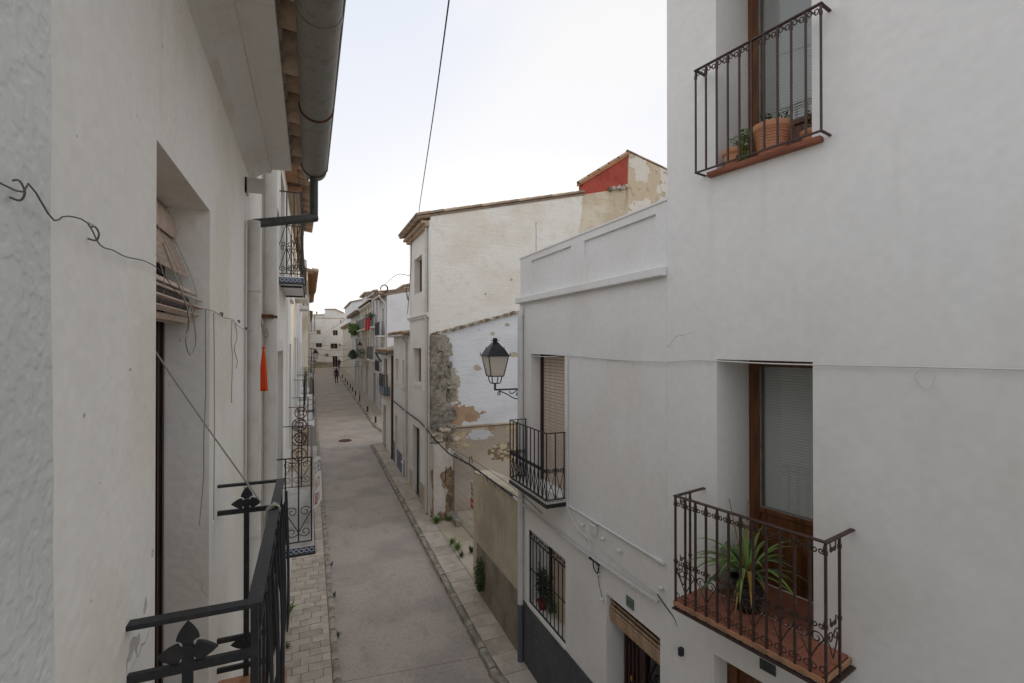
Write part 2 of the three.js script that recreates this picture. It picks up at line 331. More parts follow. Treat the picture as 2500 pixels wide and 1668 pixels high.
// left pavement: paving stones row by row, kerb stones along the road
const pavL = struct('pavement', slopeSheet([[-0.5, -12], [0.37, -12], [0.37, 84], [-0.5, 84]], 0.1), jointPale);
{
  const mats = [M.paving, M.paving, M.paving2, M.paving3]; let Z = 6.2, row = 0;
  while (Z < 30) {
    const d = 0.2 + 0.01 * Math.sin(row * 7), cuts = row % 2 ? [-0.42, -0.12 + rr(-0.05, 0.05), 0.2 + rr(-0.04, 0.04), 0.355] : [-0.42, -0.28 + rr(-0.05, 0.03), 0.06 + rr(-0.06, 0.06), 0.355];
    for (let i = 0; i < 3; i++) {
      const x0 = cuts[i] + 0.005, x1 = cuts[i + 1] - 0.005, y = g0(Z + d / 2) + 0.118 + rr(-0.003, 0.003);
      const s = add('paving_stone', uvm(bx(x0, x1, -0.03, 0, -d / 2 + 0.005, d / 2 - 0.005), rr(0, 5), rr(0, 5)), mats[Math.floor(rnd() * 4)], pavL);
      s.position.set(0, y, -(Z + d / 2)); s.rotation.x = 0.022 + rr(-0.006, 0.006); s.rotation.z = rr(-0.006, 0.006);
    }
    Z += d; row++;
    if (row > 96) break;
  }
}
function roughStone(w, h, d, amp = 0.008, s = 1) {                 // a stone: box with uneven faces
  const g = mergeVertices(new THREE.BoxGeometry(w, h, d, 3, 2, 4).deleteAttribute('uv').deleteAttribute('normal')), p = g.attributes.position;
  for (let i = 0; i < p.count; i++) { const x = p.getX(i), y = p.getY(i), z = p.getZ(i), n = 1 - 0.12 * (Math.abs(2 * x / w) > 0.9 && Math.abs(2 * y / h) > 0.9 ? 1 : 0); p.setXYZ(i, x * n + rr(-amp, amp), y * n + rr(-amp, amp), z + rr(-amp, amp)); }
  const q = g.toNonIndexed(); q.computeVertexNormals(); return uvm(q, s * 3.1, s * 1.7);
}
{
  const kL = struct('kerb', slopeSheet([[0.365, -12], [0.47, -12], [0.47, 84], [0.365, 84]], 0.06), M.kerb);
  const stones = [0.5, 0.42, 0.6, 0.36].map((l, i) => [l, roughStone(0.125, 0.2, l - 0.012, 0.006, i)]);
  let Z = 6;
  while (Z < 62) { const [l, g] = stones[Math.floor(rnd() * 4)]; const s = add('kerb_stone', g, M.kerb, kL); s.position.set(0.425 + rr(-0.006, 0.006), g0(Z) + 0.022 + rr(-0.004, 0.004), -(Z + l / 2)); s.rotation.y = rr(-0.02, 0.02); Z += l; }
}
// right pavement beside the white houses, then the wider one past the yellow house
const pavR = struct('pavement', slopeSheet([[2.86, 25], [4.3, -12], [5.8, -12], [3.7, 25]].map(([a, b]) => [b === 25 ? a : a, b]).reverse(), 0.03), jointPale);
{
  const xk = (Z) => Z < 7.5 ? 2.86 + (7.5 - Z) * 0.16 : 2.86 + 0.004 * (Z - 7.5);
  const xw = (Z) => Z < 4 ? 3.42 + (4 - Z) * 0.2 : 3.42;
  let Z = 3.2, i = 0;
  while (Z < 25.1) {
    const d = 0.42 + rr(-0.03, 0.12), Zb = Math.min(25.2, Z + d), a0 = xk(Z) + 0.045, a1 = xk(Zb) + 0.045, b0 = xw(Z), b1 = xw(Zb);
    const s = new THREE.Shape([[a0, Z + 0.006], [b0, Z + 0.006], [b1, Zb - 0.006], [a1, Zb - 0.006]].map((p) => new THREE.Vector2(...p)));
    const g = new THREE.ExtrudeGeometry(s, { depth: 0.1, bevelEnabled: false }), p = g.attributes.position, dy = rr(-0.003, 0.003);
    for (let k = 0; k < p.count; k++) { const X = p.getX(k), ZZ = p.getY(k), h = p.getZ(k); p.setXYZ(k, X, g0(ZZ) + 0.02 + h + dy, -ZZ); }
    g.computeVertexNormals(); add('paving_slab', uvm(g, rr(0, 9), rr(0, 9)), [M.paving, M.paving3, M.paving][i % 3], pavR); Z = Zb; i++;
  }
  const kR = struct('kerb', slopeSheet([[2.86, 25.2], [2.96, 25.2], [2.96, 7.5], [2.86, 7.5]], 0.04), M.kerb);
  const stones = [0.7, 0.55, 0.85].map((l, j) => [l, roughStone(0.13, 0.2, l - 0.01, 0.007, j + 5)]);
  Z = 4;
  while (Z < 24.9) { const [l, g] = stones[Math.floor(rnd() * 3)]; const s = add('kerb_stone', g, M.kerb, kR); s.position.set(xk(Z + l / 2) - 0.02, g0(Z) + 0.022, -(Z + l / 2)); s.rotation.y = (Z < 7.5 ? 0.16 : 0) + rr(-0.01, 0.01); Z += l; }
  const p2 = struct('pavement', slopeSheet([[3.66, 84], [5.4, 84], [5.4, 28.3], [4.4, 27.2], [3.9, 28.2], [3.74, 29.5]], 0.115), M.paving3);
  const kp = [[4.4, 27.2], [4.05, 27.6], [3.85, 28.6], [3.73, 30], [3.71, 36], [3.65, 47], [3.6, 60], [3.56, 83]];
  const k2 = struct('kerb', slopeSheet([[3.6, 84], [3.68, 84], [3.68, 30], [3.6, 30]], 0.05), M.kerb);
  for (let j = 0; j < kp.length - 1; j++) {
    const [ax, az] = kp[j], [cx, cz] = kp[j + 1], L = Math.hypot(cx - ax, cz - az), n = Math.max(1, Math.round(L / 1.1));
    for (let k = 0; k < n; k++) { const t = (k + 0.5) / n, s = add('kerb_stone', roughStone(0.14, 0.2, L / n - 0.01, 0.006, k), k % 4 === 1 ? M.paving2 : M.kerb, k2); s.position.set(ax + (cx - ax) * t, g0(az + (cz - az) * t) + 0.02, -(az + (cz - az) * t)); s.rotation.y = -Math.atan2(cx - ax, cz - az); }
  }
}
{ // manhole cover in the road
  const m = thing('manhole_cover', 'round dark iron manhole cover set in the road', 'manhole');
  m.position.set(1.75, g0(26.9) + 0.004, -26.9); m.rotation.x = 0.022;
  P('lid', new THREE.CylinderGeometry(0.29, 0.29, 0.012, 28), M.rust, m); P('rim', new THREE.TorusGeometry(0.32, 0.018, 5, 28).rotateX(Math.PI / 2), M.iron, m);
}
console.log('ground ready');

// ---------------------------------------------------------------- left side: the stucco house of the viewer
{
  const h = frameL(thing('stucco_house', 'coarse grey stucco wall at the left edge of the view', 'house'), -0.394, -9);
  const edge = [[0, 6.9], [0, -0.6]]; for (let y = -0.6; y <= 6.901; y += 0.06) edge.push([10.035 + 0.02 * (fbm(y * 6, 3, 4, 0, 77) - 0.5) + 0.012 * Math.sin(y * 1.7), y]);
  P('wall', poly(edge, 0.3), M.stucco, h);
}
// ---------------------------------------------------------------- left house with the door, cornice and gutter
const hA = frameL(thing('old_white_house', 'nearest left house with cream plaster, moulded cornice and open doorway', 'house'), -0.40, 1.03);
{
  const h = hA, L = 3.07;
  P('wall', facade(0.002, L, -0.5, 6.86, 0.16, [[0.62, 1.42, 3.9, 6.08]]), M.wallA, h);
  P('wall', bx(0.002, L, -0.5, 6.86, -3, -0.5), M.wallA, h);
  P('reveal', [bx(0.40, 0.62, 3.7, 6.3, -0.5, -0.161), bx(1.42, 1.64, 3.7, 6.3, -0.5, -0.161), bx(0.40, 1.64, 6.08, 6.4, -0.5, -0.161)], M.wallA, h);
  P('cornice', prism([[0, 6.70], [0.012, 6.715], [0.03, 6.745], [0.06, 6.772], [0.1, 6.79], [0.132, 6.795], [0.136, 6.815], [0.146, 6.822], [0.272, 6.83], [0.272, 6.872], [-0.1, 6.9], [-0.1, 6.70]], 0.002, L - 0.02), M.mould, h);
  // the door behind the reveal: maroon frame and leaf
  const d = P('door', bx(0.78, 1.3, 3.9, 6.06, -0.24, -0.2), M.maroon, h, 'dark maroon wooden door leaf');
  P('frame', [bx(1.262, 1.418, 3.9, 6.07, -0.215, -0.163), bx(0.622, 0.778, 3.9, 6.07, -0.215, -0.163), bx(0.78, 1.26, 5.94, 6.07, -0.215, -0.163)], M.maroon, d);
  P('groove', [bx(1.30, 1.308, 3.9, 5.93, -0.162, -0.158), bx(1.36, 1.37, 3.9, 5.93, -0.162, -0.155)], M.maroon, d);
  // roof with its eave tiles
  const roof = P('roof', prism([[0.3, 6.98], [-3, 7.9], [-3, 7.86], [0.3, 6.93], [-0.1, 6.90], [-0.05, 6.9]].slice(0, 4), 0.002, L), M.tile2, h);
  { const n = 16, pitch = 0.192, cha = clayTile(0.34, 0.085, true, 0.016, 7), cov = clayTile(0.36, 0.09, false, 0.016, 7);
    for (let i = 0; i < n; i++) {
      const x = 0.08 + i * pitch; if (x > L - 0.03) break;
      const c = add('roof_tile', cha, tileMats[i % 3], roof); c.position.set(x, 6.955 + rr(-0.004, 0.004), 0.06); c.rotation.x = 0.06; c.rotation.z = rr(-0.04, 0.04);
      const c2 = add('roof_tile', cov, tileMats[(i + 1) % 3], roof); c2.position.set(x + pitch / 2, 6.965, 0.05); c2.rotation.x = 0.06;
    } }
  P('mortar', prism([[0.2, 6.868], [0.285, 6.872], [0.287, 6.9], [0.2, 6.92]], 0.01, L - 0.03), M.kerb, h);
  // half round zinc gutter, its straps and the outlet pipe
  const gu = add('gutter', uvm((() => { const s = new THREE.Shape(); s.absarc(0, 0, 0.088, Math.PI, 2 * Math.PI, false); s.absarc(0, 0, 0.084, 2 * Math.PI, Math.PI, true); return new THREE.ExtrudeGeometry(s, { depth: L - 0.02, curveSegments: 18, bevelEnabled: false }).rotateY(Math.PI / 2).translate(0.002, 6.862, 0.435); })()), M.zinc, h);
  P('end_cap', (() => { const s = new THREE.Shape(); s.absarc(0, 0, 0.086, Math.PI, 2 * Math.PI, false); s.closePath(); return new THREE.ExtrudeGeometry(s, { depth: 0.004, curveSegments: 18, bevelEnabled: false }).rotateY(Math.PI / 2).translate(L - 0.016, 6.862, 0.435); })(), M.zinc, gu);
  for (const x of [0.55, 1.94, 2.93]) P('strap', (() => { const s = new THREE.Shape(); s.absarc(0, 0, 0.095, Math.PI, 2 * Math.PI, false); s.absarc(0, 0, 0.0885, 2 * Math.PI, Math.PI, true); return new THREE.ExtrudeGeometry(s, { depth: 0.016, curveSegments: 18, bevelEnabled: false }).rotateY(Math.PI / 2).translate(x, 6.862, 0.435); })(), M.rust, gu);
  P('lap_joint', (() => { const s = new THREE.Shape(); s.absarc(0, 0, 0.091, Math.PI, 2 * Math.PI, false); s.absarc(0, 0, 0.0885, 2 * Math.PI, Math.PI, true); return new THREE.ExtrudeGeometry(s, { depth: 0.05, curveSegments: 18, bevelEnabled: false }).rotateY(Math.PI / 2).translate(1.06, 6.862, 0.435); })(), M.zinc, gu);
  P('bead', rod([0.002, 6.866, 0.525], [L - 0.02, 6.866, 0.525], 0.007, 8), M.zinc, gu);
  P('outlet_pipe', [rod([2.955, 6.80, 0.43], [2.955, 6.45, 0.43], 0.03, 14), rod([2.955, 6.466, 0.445], [2.70, 6.325, 0.05], 0.031, 14)], M.zincDark, h);
  const pipe = P('downpipe', rod([2.69, -0.3, 0.05], [2.69, 6.34, 0.05], 0.041, 18), M.pvc, h);
  for (const y of [5.86, 4.2, 2.4]) P('collar', rod([2.69, y, 0.05], [2.69, y + 0.045, 0.05], 0.047, 18), M.pvc, pipe);
  P('wall_bracket', [bx(2.64, 2.655, 6.52, 6.62, 0.002, 0.115), bx(2.64, 2.75, 6.52, 6.62, 0.002, 0.012)], M.pvc, h);
  P('wall_cable', [tube([[2.62, 3, 0.012], [2.622, 4.6, 0.013], [2.62, 5.4, 0.012], [2.621, 6.3, 0.012]], 0.006)], M.cableWhite, h);
  // balcony with black iron sides
  const x0 = 0.4, x1 = 1.63, zf = 0.27, I = M.iron;
  const slab = P('balcony', rb(x0 - 0.03, x1 + 0.03, 3.78, 3.89, 0.002, zf + 0.03, 0.01), M.brick, h, 'balcony floor of terracotta colour behind black iron bars');
  P('handrail', [bx(x0 - 0.016, x1 + 0.016, 4.818, 4.83, zf - 0.018, zf + 0.018), bx(x0 - 0.016, x0 + 0.016, 4.818, 4.83, -0.02, zf - 0.0185), bx(x1 - 0.01, x1 + 0.01, 4.818, 4.83, -0.02, zf - 0.0185)], I, slab);
  const leaf = (() => { const s = new THREE.Shape(); s.moveTo(-0.009, 0); s.quadraticCurveTo(-0.011, 0.006, -0.022, 0.010); s.quadraticCurveTo(-0.021, 0.026, 0, 0.05); s.quadraticCurveTo(0.021, 0.026, 0.022, 0.010); s.quadraticCurveTo(0.011, 0.006, 0.009, 0); s.closePath(); return new THREE.ExtrudeGeometry(s, { depth: 0.004, bevelEnabled: true, bevelThickness: 0.003, bevelSize: 0.003, bevelSegments: 2, curveSegments: 8 }).translate(0, 0, -0.002); })();
  for (const x of [x0, x1]) {
    for (const y of [4.695, 4.09, 3.95]) P('side_rail', bx(x - 0.007, x + 0.007, y - 0.01, y + 0.012, -0.02, zf - 0.008), I, slab);
    P('post', bx(x - 0.009, x + 0.009, 3.89, 4.818, zf - 0.009, zf + 0.009), I, slab);
    const zc = 0.122; P('stem', bx(x - 0.008, x + 0.008, 3.9, 4.72, zc - 0.011, zc + 0.011), I, slab);
    const cross = [];
    for (const [a, dy] of [[0, 0.012], [Math.PI / 2, 0], [-Math.PI / 2, 0]]) { const q = leaf.clone().translate(0, 0.012, 0).rotateZ(a).rotateY(Math.PI / 2).translate(x, 4.732 + dy, zc); cross.push(q); }
    cross.push(bx(x - 0.007, x + 0.007, 4.705, 4.75, zc - 0.012, zc + 0.012));
    P('cross_finial', cross, I, slab);
    P('cross_finial', [0, Math.PI / 2, -Math.PI / 2].map((a) => leaf.clone().translate(0, 0.012, 0).rotateZ(a + Math.PI).rotateY(Math.PI / 2).translate(x, 4.06, zc)), I, slab);
  }
  const fb = uvm(bx(-0.0045, 0.0045, 3.9, 4.818, -0.0045, 0.0045));
  for (let i = 1; i < 9; i++) { const b = add('bar', fb, I, slab); b.position.set(x0 + (x1 - x0) * i / 9, 0, zf); }
  P('front_rail', [bx(x0 + 0.01, x1 - 0.01, 4.685, 4.705, zf - 0.005, zf + 0.005), bx(x0 + 0.01, x1 - 0.01, 4.08, 4.1, zf - 0.005, zf + 0.005), bx(x0 + 0.01, x1 - 0.01, 3.94, 3.96, zf - 0.005, zf + 0.005)], I, slab);
}
{ // wooden roller blind rolled part way up in the doorway
  const b = frameL(thing('roller_blind', 'pinkish wooden slatted blind bunched in the left doorway', 'blind'), -0.40, 1.03);
  P('head_cover', prism([[-0.158, 6.07], [-0.13, 6.03], [-0.115, 5.97], [-0.12, 5.94], [-0.158, 5.95]], 0.63, 1.40), M.slatPink, b);
  for (let i = 0; i < 7; i++) { const t = i / 6.3, y = 5.93 - 0.15 * t, z = -0.135 + 0.06 * t; P('slat', rb(0.63, 1.395, -0.0085, 0.0085, -0.004, 0.004, 0.003).rotateX(0.25).translate(0, y, z), M.slatPink, b); }
  for (let i = 0; i < 9; i++) { const a = -0.9 + i * 0.52; P('slat', rb(0.63, 1.39, -0.0115, 0.0115, -0.004, 0.004, 0.003).rotateX(-a).translate(0, 5.66 + 0.068 * Math.sin(Math.PI / 2 - a), -0.09 + 0.062 * Math.cos(Math.PI / 2 - a)), M.slatPink, b); }
  P('roll_core', rb(0.635, 1.385, 5.625, 5.70, -0.135, -0.065, 0.02), M.woodDark, b);
  for (const x of [0.85, 1.1, 1.33]) P('cord', tube([[x, 5.94, -0.115], [x + 0.01, 5.8, -0.06], [x, 5.7, -0.033], [x, 5.62, -0.045]], 0.0014, 20), M.rope, b);
}
const LX = (Z) => Z - 1.03;
single('hook_wire', (() => { // twisted wire strung over the wall hooks
  const pts = [[-0.4, 5.72, 0.02], [-0.14, 5.715, 0.02], [-0.10, 5.735, 0.02], [-0.03, 5.70, 0.02], [0.03, 5.72, 0.015], [0.1, 5.725, 0.02], [0.16, 5.695, 0.02], [0.25, 5.70, 0.014], [0.33, 5.7, 0.012], [0.48, 5.712, 0.012], [0.62, 5.705, 0.012], [0.9, 5.66, 0.0], [1.2, 5.645, -0.005], [1.42, 5.645, 0.01], [1.7, 5.63, 0.015], [2.0, 5.635, 0.01], [2.3, 5.6, 0.015], [2.62, 5.585, 0.05]].map(([x, y, z]) => [-0.40 + z, y, -(x + 1.03)]);
  const out = [tube(pts, 0.0014, 140, 5)];
  out.push(tube([[-0.398, 5.705, -1.185], [-0.386, 5.704, -1.19], [-0.381, 5.717, -1.187], [-0.386, 5.729, -1.183], [-0.391, 5.726, -1.178]], 0.0018, 24, 6));
  out.push(tube([[-0.392, 5.708, -0.905], [-0.382, 5.706, -0.91], [-0.376, 5.718, -0.907], [-0.380, 5.732, -0.902], [-0.386, 5.73, -0.898]], 0.0016, 24, 6));
  for (const [Z, y] of [[3.2, 5.632], [3.55, 5.6], [2.6, 5.64]]) for (let k = 0; k < 3; k++) out.push(tube([[-0.385, y, -Z], [-0.38 + 0.003 * k, y + 0.008, -Z - 0.008 * k], [-0.376, y - 0.008, -Z - 0.02], [-0.385, y - 0.004 + 0.006 * k, -Z - 0.03 - 0.012 * k]], 0.0014, 16, 4));
  return out;
})(), M.wire, 'twisted rusty wire running over hooks along the left house wall', 'wire');
single('loose_cord', (() => {
  const q = (a, r = 0.0022) => tube(a.map(([x, y, z]) => [-0.40 + z, y, -(x + 1.03)]), r, 40, 4);
  return [q([[0.86, 5.83, -0.04], [0.9, 5.70, -0.005], [0.98, 5.62, 0.005], [1.0, 5.55, 0.005], [0.9, 5.51, 0]], 0.003),
    q([[1.04, 5.64, 0], [1.02, 5.58, 0], [0.98, 5.51, 0], [1.05, 5.46, 0], [1.14, 5.5, 0], [1.12, 5.57, 0], [1.06, 5.64, 0]]),
    q([[1.33, 5.645, 0], [1.32, 5.5, 0.002], [1.34, 5.3, 0], [1.3, 5.1, 0], [1.3, 4.95, 0], [1.22, 4.78, 0]]),
    q([[1.45, 5.64, 0.01], [1.47, 5.45, 0.01], [1.46, 5.3, 0.012], [1.48, 5.1, 0.01], [1.46, 4.9, 0.012], [1.47, 4.72, 0.01]]),
    q([[2.0, 5.63, 0.01], [1.96, 5.52, 0.012], [2.02, 5.42, 0.01], [1.98, 5.25, 0.012], [1.99, 5.18, 0.01]]),
    q([[2.12, 5.62, 0.01], [2.18, 5.54, 0.012], [2.1, 5.47, 0.01], [2.2, 5.4, 0.012], [2.16, 5.36, 0.01]])];
})(), M.rope, 'thin pale cords dangling from the wire beside the left doorway', 'cord');
{ // the taut rope tied to the balcony rail
  const r = thing('tied_rope', 'taut grey rope from the left doorway knotted to the balcony handrail', 'rope');
  P('line', tube([[-0.50, 5.52, -1.95], [-0.345, 5.20, -2.06], [-0.17, 4.845, -2.2]], 0.003, 30, 6), M.rope, r);
  const k = []; for (let i = 0; i < 5; i++) k.push(new THREE.TorusGeometry(0.024, 0.0045, 6, 18).scale(1, 0.7, 1).rotateY(0.4 * i).translate(-0.135, 4.826, -2.2 - 0.008 * i));
  k.push(tube([[-0.15, 4.84, -2.2], [-0.16, 4.78, -2.2], [-0.15, 4.66, -2.19], [-0.155, 4.6, -2.2]], 0.004)); P('knot', k, M.rope, r);
}
single('cable_bundle', (() => {
  const o = []; for (let i = 0; i < 6; i++) { const Z0 = 1.55 + i * 0.17, w = 0.05 + 0.02 * (i % 3), b = 4.25 - 0.08 * (i % 4), x = -0.112 + 0.006 * (i % 3); o.push(tube([[x, 4.79, -Z0], [x + 0.012, 4.5, -Z0 - 0.03], [x + 0.01, b + 0.05, -Z0 - w / 2], [x + 0.008, b, -Z0 - w], [x + 0.012, b + 0.06, -Z0 - w * 1.6], [x + 0.01, 4.5, -Z0 - w * 1.8], [x, 4.79, -Z0 - w * 2]], 0.0045, 40, 5)); }
  return o;
})(), M.cableBlack, 'dark cables looped along the front of the nearest left balcony', 'cable');
single('rope_hank', (() => { const o = []; for (let i = 0; i < 7; i++) o.push(tube([[-0.118, 4.64, -2.02], [-0.098, 4.55 - 0.012 * i, -1.95], [-0.1, 4.46 - 0.01 * i, -1.86], [-0.115, 4.42 - 0.012 * i, -1.8], [-0.125, 4.30 - 0.02 * i, -1.8]], 0.005, 24, 5)); return o; })(), M.rope, 'pale hank of rope hanging among the cables on the left balcony', 'rope');
{ // orange tassel by the downpipes
  const t = thing('orange_tassel', 'bright orange tassel hanging between the two left downpipes', 'tassel');
  const st = []; for (let i = 0; i < 26; i++) { const a = i * 2.4, q = 0.028 * Math.sqrt((i + 0.5) / 26); st.push(tube([[-0.315, 5.46, -4.05], [-0.315 + q * 0.5 * Math.cos(a), 5.36, -4.05 + q * 0.5 * Math.sin(a)], [-0.315 + q * Math.cos(a), 5.15 + 0.01 * (i % 3), -4.05 + q * Math.sin(a)]], 0.006, 6, 5)); }
  P('strands', st, M.orange, t); P('knot', new THREE.IcosahedronGeometry(0.012, 1).translate(-0.315, 5.472, -4.05), M.orange, t);
  const w = []; for (let i = 0; i < 9; i++) w.push(tube([[-0.33, 5.68, -4.05], [-0.315 + 0.02 * Math.sin(i * 2), 5.63, -4.05 + 0.03 * Math.cos(i * 2.3)], [-0.30 + 0.02 * Math.cos(i), 5.57, -4.05 + 0.035 * Math.sin(i * 1.9)], [-0.315, 5.48 + 0.01 * i, -4.05]], 0.0025, 12, 4));
  P('thread', w, M.rope, t);
}
console.log('house A ready');
// ---------------------------------------------------------------- left side: second house with the two tiled balconies
const inS = (w, h) => (sx, f) => sScroll(Math.min(sx - 0.012, w), h, f);
{
  const Z0 = 4.1, h = frameL(thing('white_house', 'left house behind the downpipes with two blue tiled balconies', 'house'), -0.40, Z0), X = (Z) => Z - Z0;
  P('wall', facade(X(7.3), X(10.2), 6.101, 8.6, 0.25, [[X(8.05), X(9.25), 6.45, 8.15]]), M.wallB, h);
  P('wall', facade(0, X(10.2), -0.4, 6.1, 0.25, [[X(7.0), X(8.35), 3.1, 5.4], [X(6.6), X(7.6), 0.1, 2.3]]), M.wallB, h);
  P('wall', bx(0, X(7.298), 6.101, 7.2, -0.25, 0), M.wallB, h);
  P('wall', bx(0, X(7.29), -0.4, 7.2, -4, -0.252), M.wallB, h); P('wall', bx(X(7.3), X(10.2), -0.4, 8.6, -4, -0.252), M.wallB, h);
  for (const [a, b, c, d] of [[7.0, 8.35, 3.1, 5.4], [8.05, 9.25, 6.45, 8.15]]) { const dr = P('door', bx(X(a), X(b), c, d, -0.2, -0.16), M.shade, h); P('frame', [bx(X(a), X(a) + 0.06, c, d, -0.159, -0.12), bx(X(b) - 0.06, X(b), c, d, -0.159, -0.12), bx(X((a + b) / 2) - 0.03, X((a + b) / 2) + 0.03, c, d, -0.159, -0.13)], M.woodTan, dr); }
  P('door_surround', [bx(X(6.8), X(7.0), 3.1, 5.56, 0.001, 0.02), bx(X(8.35), X(8.55), 3.1, 5.56, 0.001, 0.02), bx(X(7.0), X(8.35), 5.402, 5.56, 0.001, 0.02)], M.mould, h);
  P('plinth', bx(0, X(10.2), -0.4, 0.9, 0.001, 0.03), M.beige, h);
  P('door', bx(X(6.6), X(7.6), 0.1, 2.3, -0.2, -0.15), M.woodDark, h);
  const pipe = P('downpipe', rod([X(5.0), -0.2, 0.065], [X(5.0), 7.35, 0.065], 0.058, 20), M.pvc, h);
  P('clamp', [rod([X(5.0), 5.74, 0.065], [X(5.0), 5.765, 0.065], 0.062, 20), bx(X(4.9), X(4.95), 5.735, 5.77, 0.003, 0.1)], M.rust, pipe);
  P('meter_box', rb(X(5.5), X(5.75), 5.8, 6.1, 0.002, 0.05), M.pvc, h);
  const roof = P('roof', prism([[0.3, 8.66], [-4, 9.9], [-4, 9.84], [0.3, 8.6]], X(7.3), X(10.2)), M.tile2, h);
  P('lower_roof', prism([[0.02, 7.26], [-4, 7.9], [-4, 7.84], [0.02, 7.205]], 0, X(7.28)), M.tile2, h);
  P('eave_course', bx(X(7.35), X(9.9), 8.52, 8.6, 0.001, 0.2), M.brick, roof);
  tileRow(roof, X(7.35), X(10.1), 8.62, 0.0, 0.36, 0.21, { slope: 0.15 });
  const pats = [{ geo: (sx, f) => sScroll(Math.min(sx - 0.014, 0.15), 0.37, f, 0.005), y: 3.2 }, { geo: (sx, f) => sScroll(Math.min(sx - 0.014, 0.15), 0.37, f, 0.005), y: 3.62 }];
  const b1 = balcony(h, { x0: X(6.3), x1: X(8.75), yF: 3.1, yR: 4.15, d: 0.43, nF: 17, nS: 2, bw: 0.016, pats: [pats[0]], slabMat: M.pvc, railW: 0.025 });
  const b2 = balcony(h, { x0: X(7.66), x1: X(9.85), yF: 6.47, yR: 7.7, d: 0.29, nF: 15, nS: 2, bw: 0.016, pats: [{ ...pats[0], y: 6.55 }, { ...pats[0], y: 6.9 }], slabMat: M.white2, railW: 0.025 });
  for (const [b, xa, xb, y, d] of [[b1, X(6.27), X(8.78), 3.09, 0.46], [b2, X(7.63), X(9.88), 6.46, 0.32]]) {
    const bg = []; for (let i = 0; i < 5; i++) bg.push(i);
    P('tile_band', [bx(xa - 0.006, xa - 0.001, y - 0.075, y - 0.005, 0.004, d), bx(xa, xb, y - 0.075, y - 0.005, d + 0.001, d + 0.006)], M.blueTile, b, 'blue and white glazed tile edging');
    const ring = uvm(new THREE.TorusGeometry(0.022, 0.005, 4, 14)); for (let z = 0.04; z < d - 0.02; z += 0.056) { const t = add('tile_motif', ring, M.whiteTile, b); t.rotation.y = Math.PI / 2; t.position.set(xa - 0.0065, y - 0.04, z); }
    P('iron_edge', [bx(xa - 0.012, xb + 0.012, y - 0.1, y - 0.08, d - 0.01, d + 0.014), bx(xa - 0.012, xa + 0.012, y - 0.1, y - 0.08, 0.004, d - 0.011)], M.iron, b);
  }
  P('slab_iron', [bx(X(7.9), X(7.93), 6.34, 6.365, 0.01, 0.3), bx(X(9.5), X(9.53), 6.34, 6.365, 0.01, 0.3)], M.iron, b2);
}
{ // the for-sale banner bulging from the lower balcony
  const c = document.createElement('canvas'); c.width = 512; c.height = 256; const x = c.getContext('2d');
  x.fillStyle = '#dcd8d2'; x.fillRect(0, 0, 512, 256); x.fillStyle = '#26272b'; x.font = 'bold 84px sans-serif'; x.fillText('SE VENDE', 14, 82);
  x.fillStyle = '#8c2a2e'; x.font = 'bold 74px sans-serif'; x.fillText('96 573', 14, 164); x.fillStyle = '#a02328'; x.fillRect(14, 182, 66, 58); x.fillStyle = '#dcd8d2'; x.font = 'bold 54px sans-serif'; x.fillText('C', 26, 230); x.fillStyle = '#26272b'; x.fillText('TUR', 92, 232);
  const t = new THREE.CanvasTexture(c); t.colorSpace = THREE.SRGBColorSpace; t.flipY = true;
  const g = new THREE.PlaneGeometry(1, 1, 24, 8), p = g.attributes.position;
  for (let i = 0; i < p.count; i++) { const u = p.getX(i) + 0.5, v = p.getY(i) + 0.5; const Z = 6.34 + 1.25 * u; p.setXYZ(i, 0.055 + 0.11 * Math.sin(Math.min(1, u * 1.15) * Math.PI * 0.62) * (1 - 0.25 * v) + 0.01 * Math.sin(u * 9 + v * 3), 3.5 + 0.6 * v - 0.22 * u + 0.02 * Math.sin(u * 5), -Z); }
  g.computeVertexNormals();
  const m = new THREE.Mesh(g, new THREE.MeshStandardMaterial({ map: t, roughness: 0.7, side: THREE.DoubleSide })); m.castShadow = m.receiveShadow = true; m.name = 'sale_banner'; m.userData = { label: 'white for-sale banner with black and red letters on the left balcony', category: 'banner' }; scene.add(m);
}

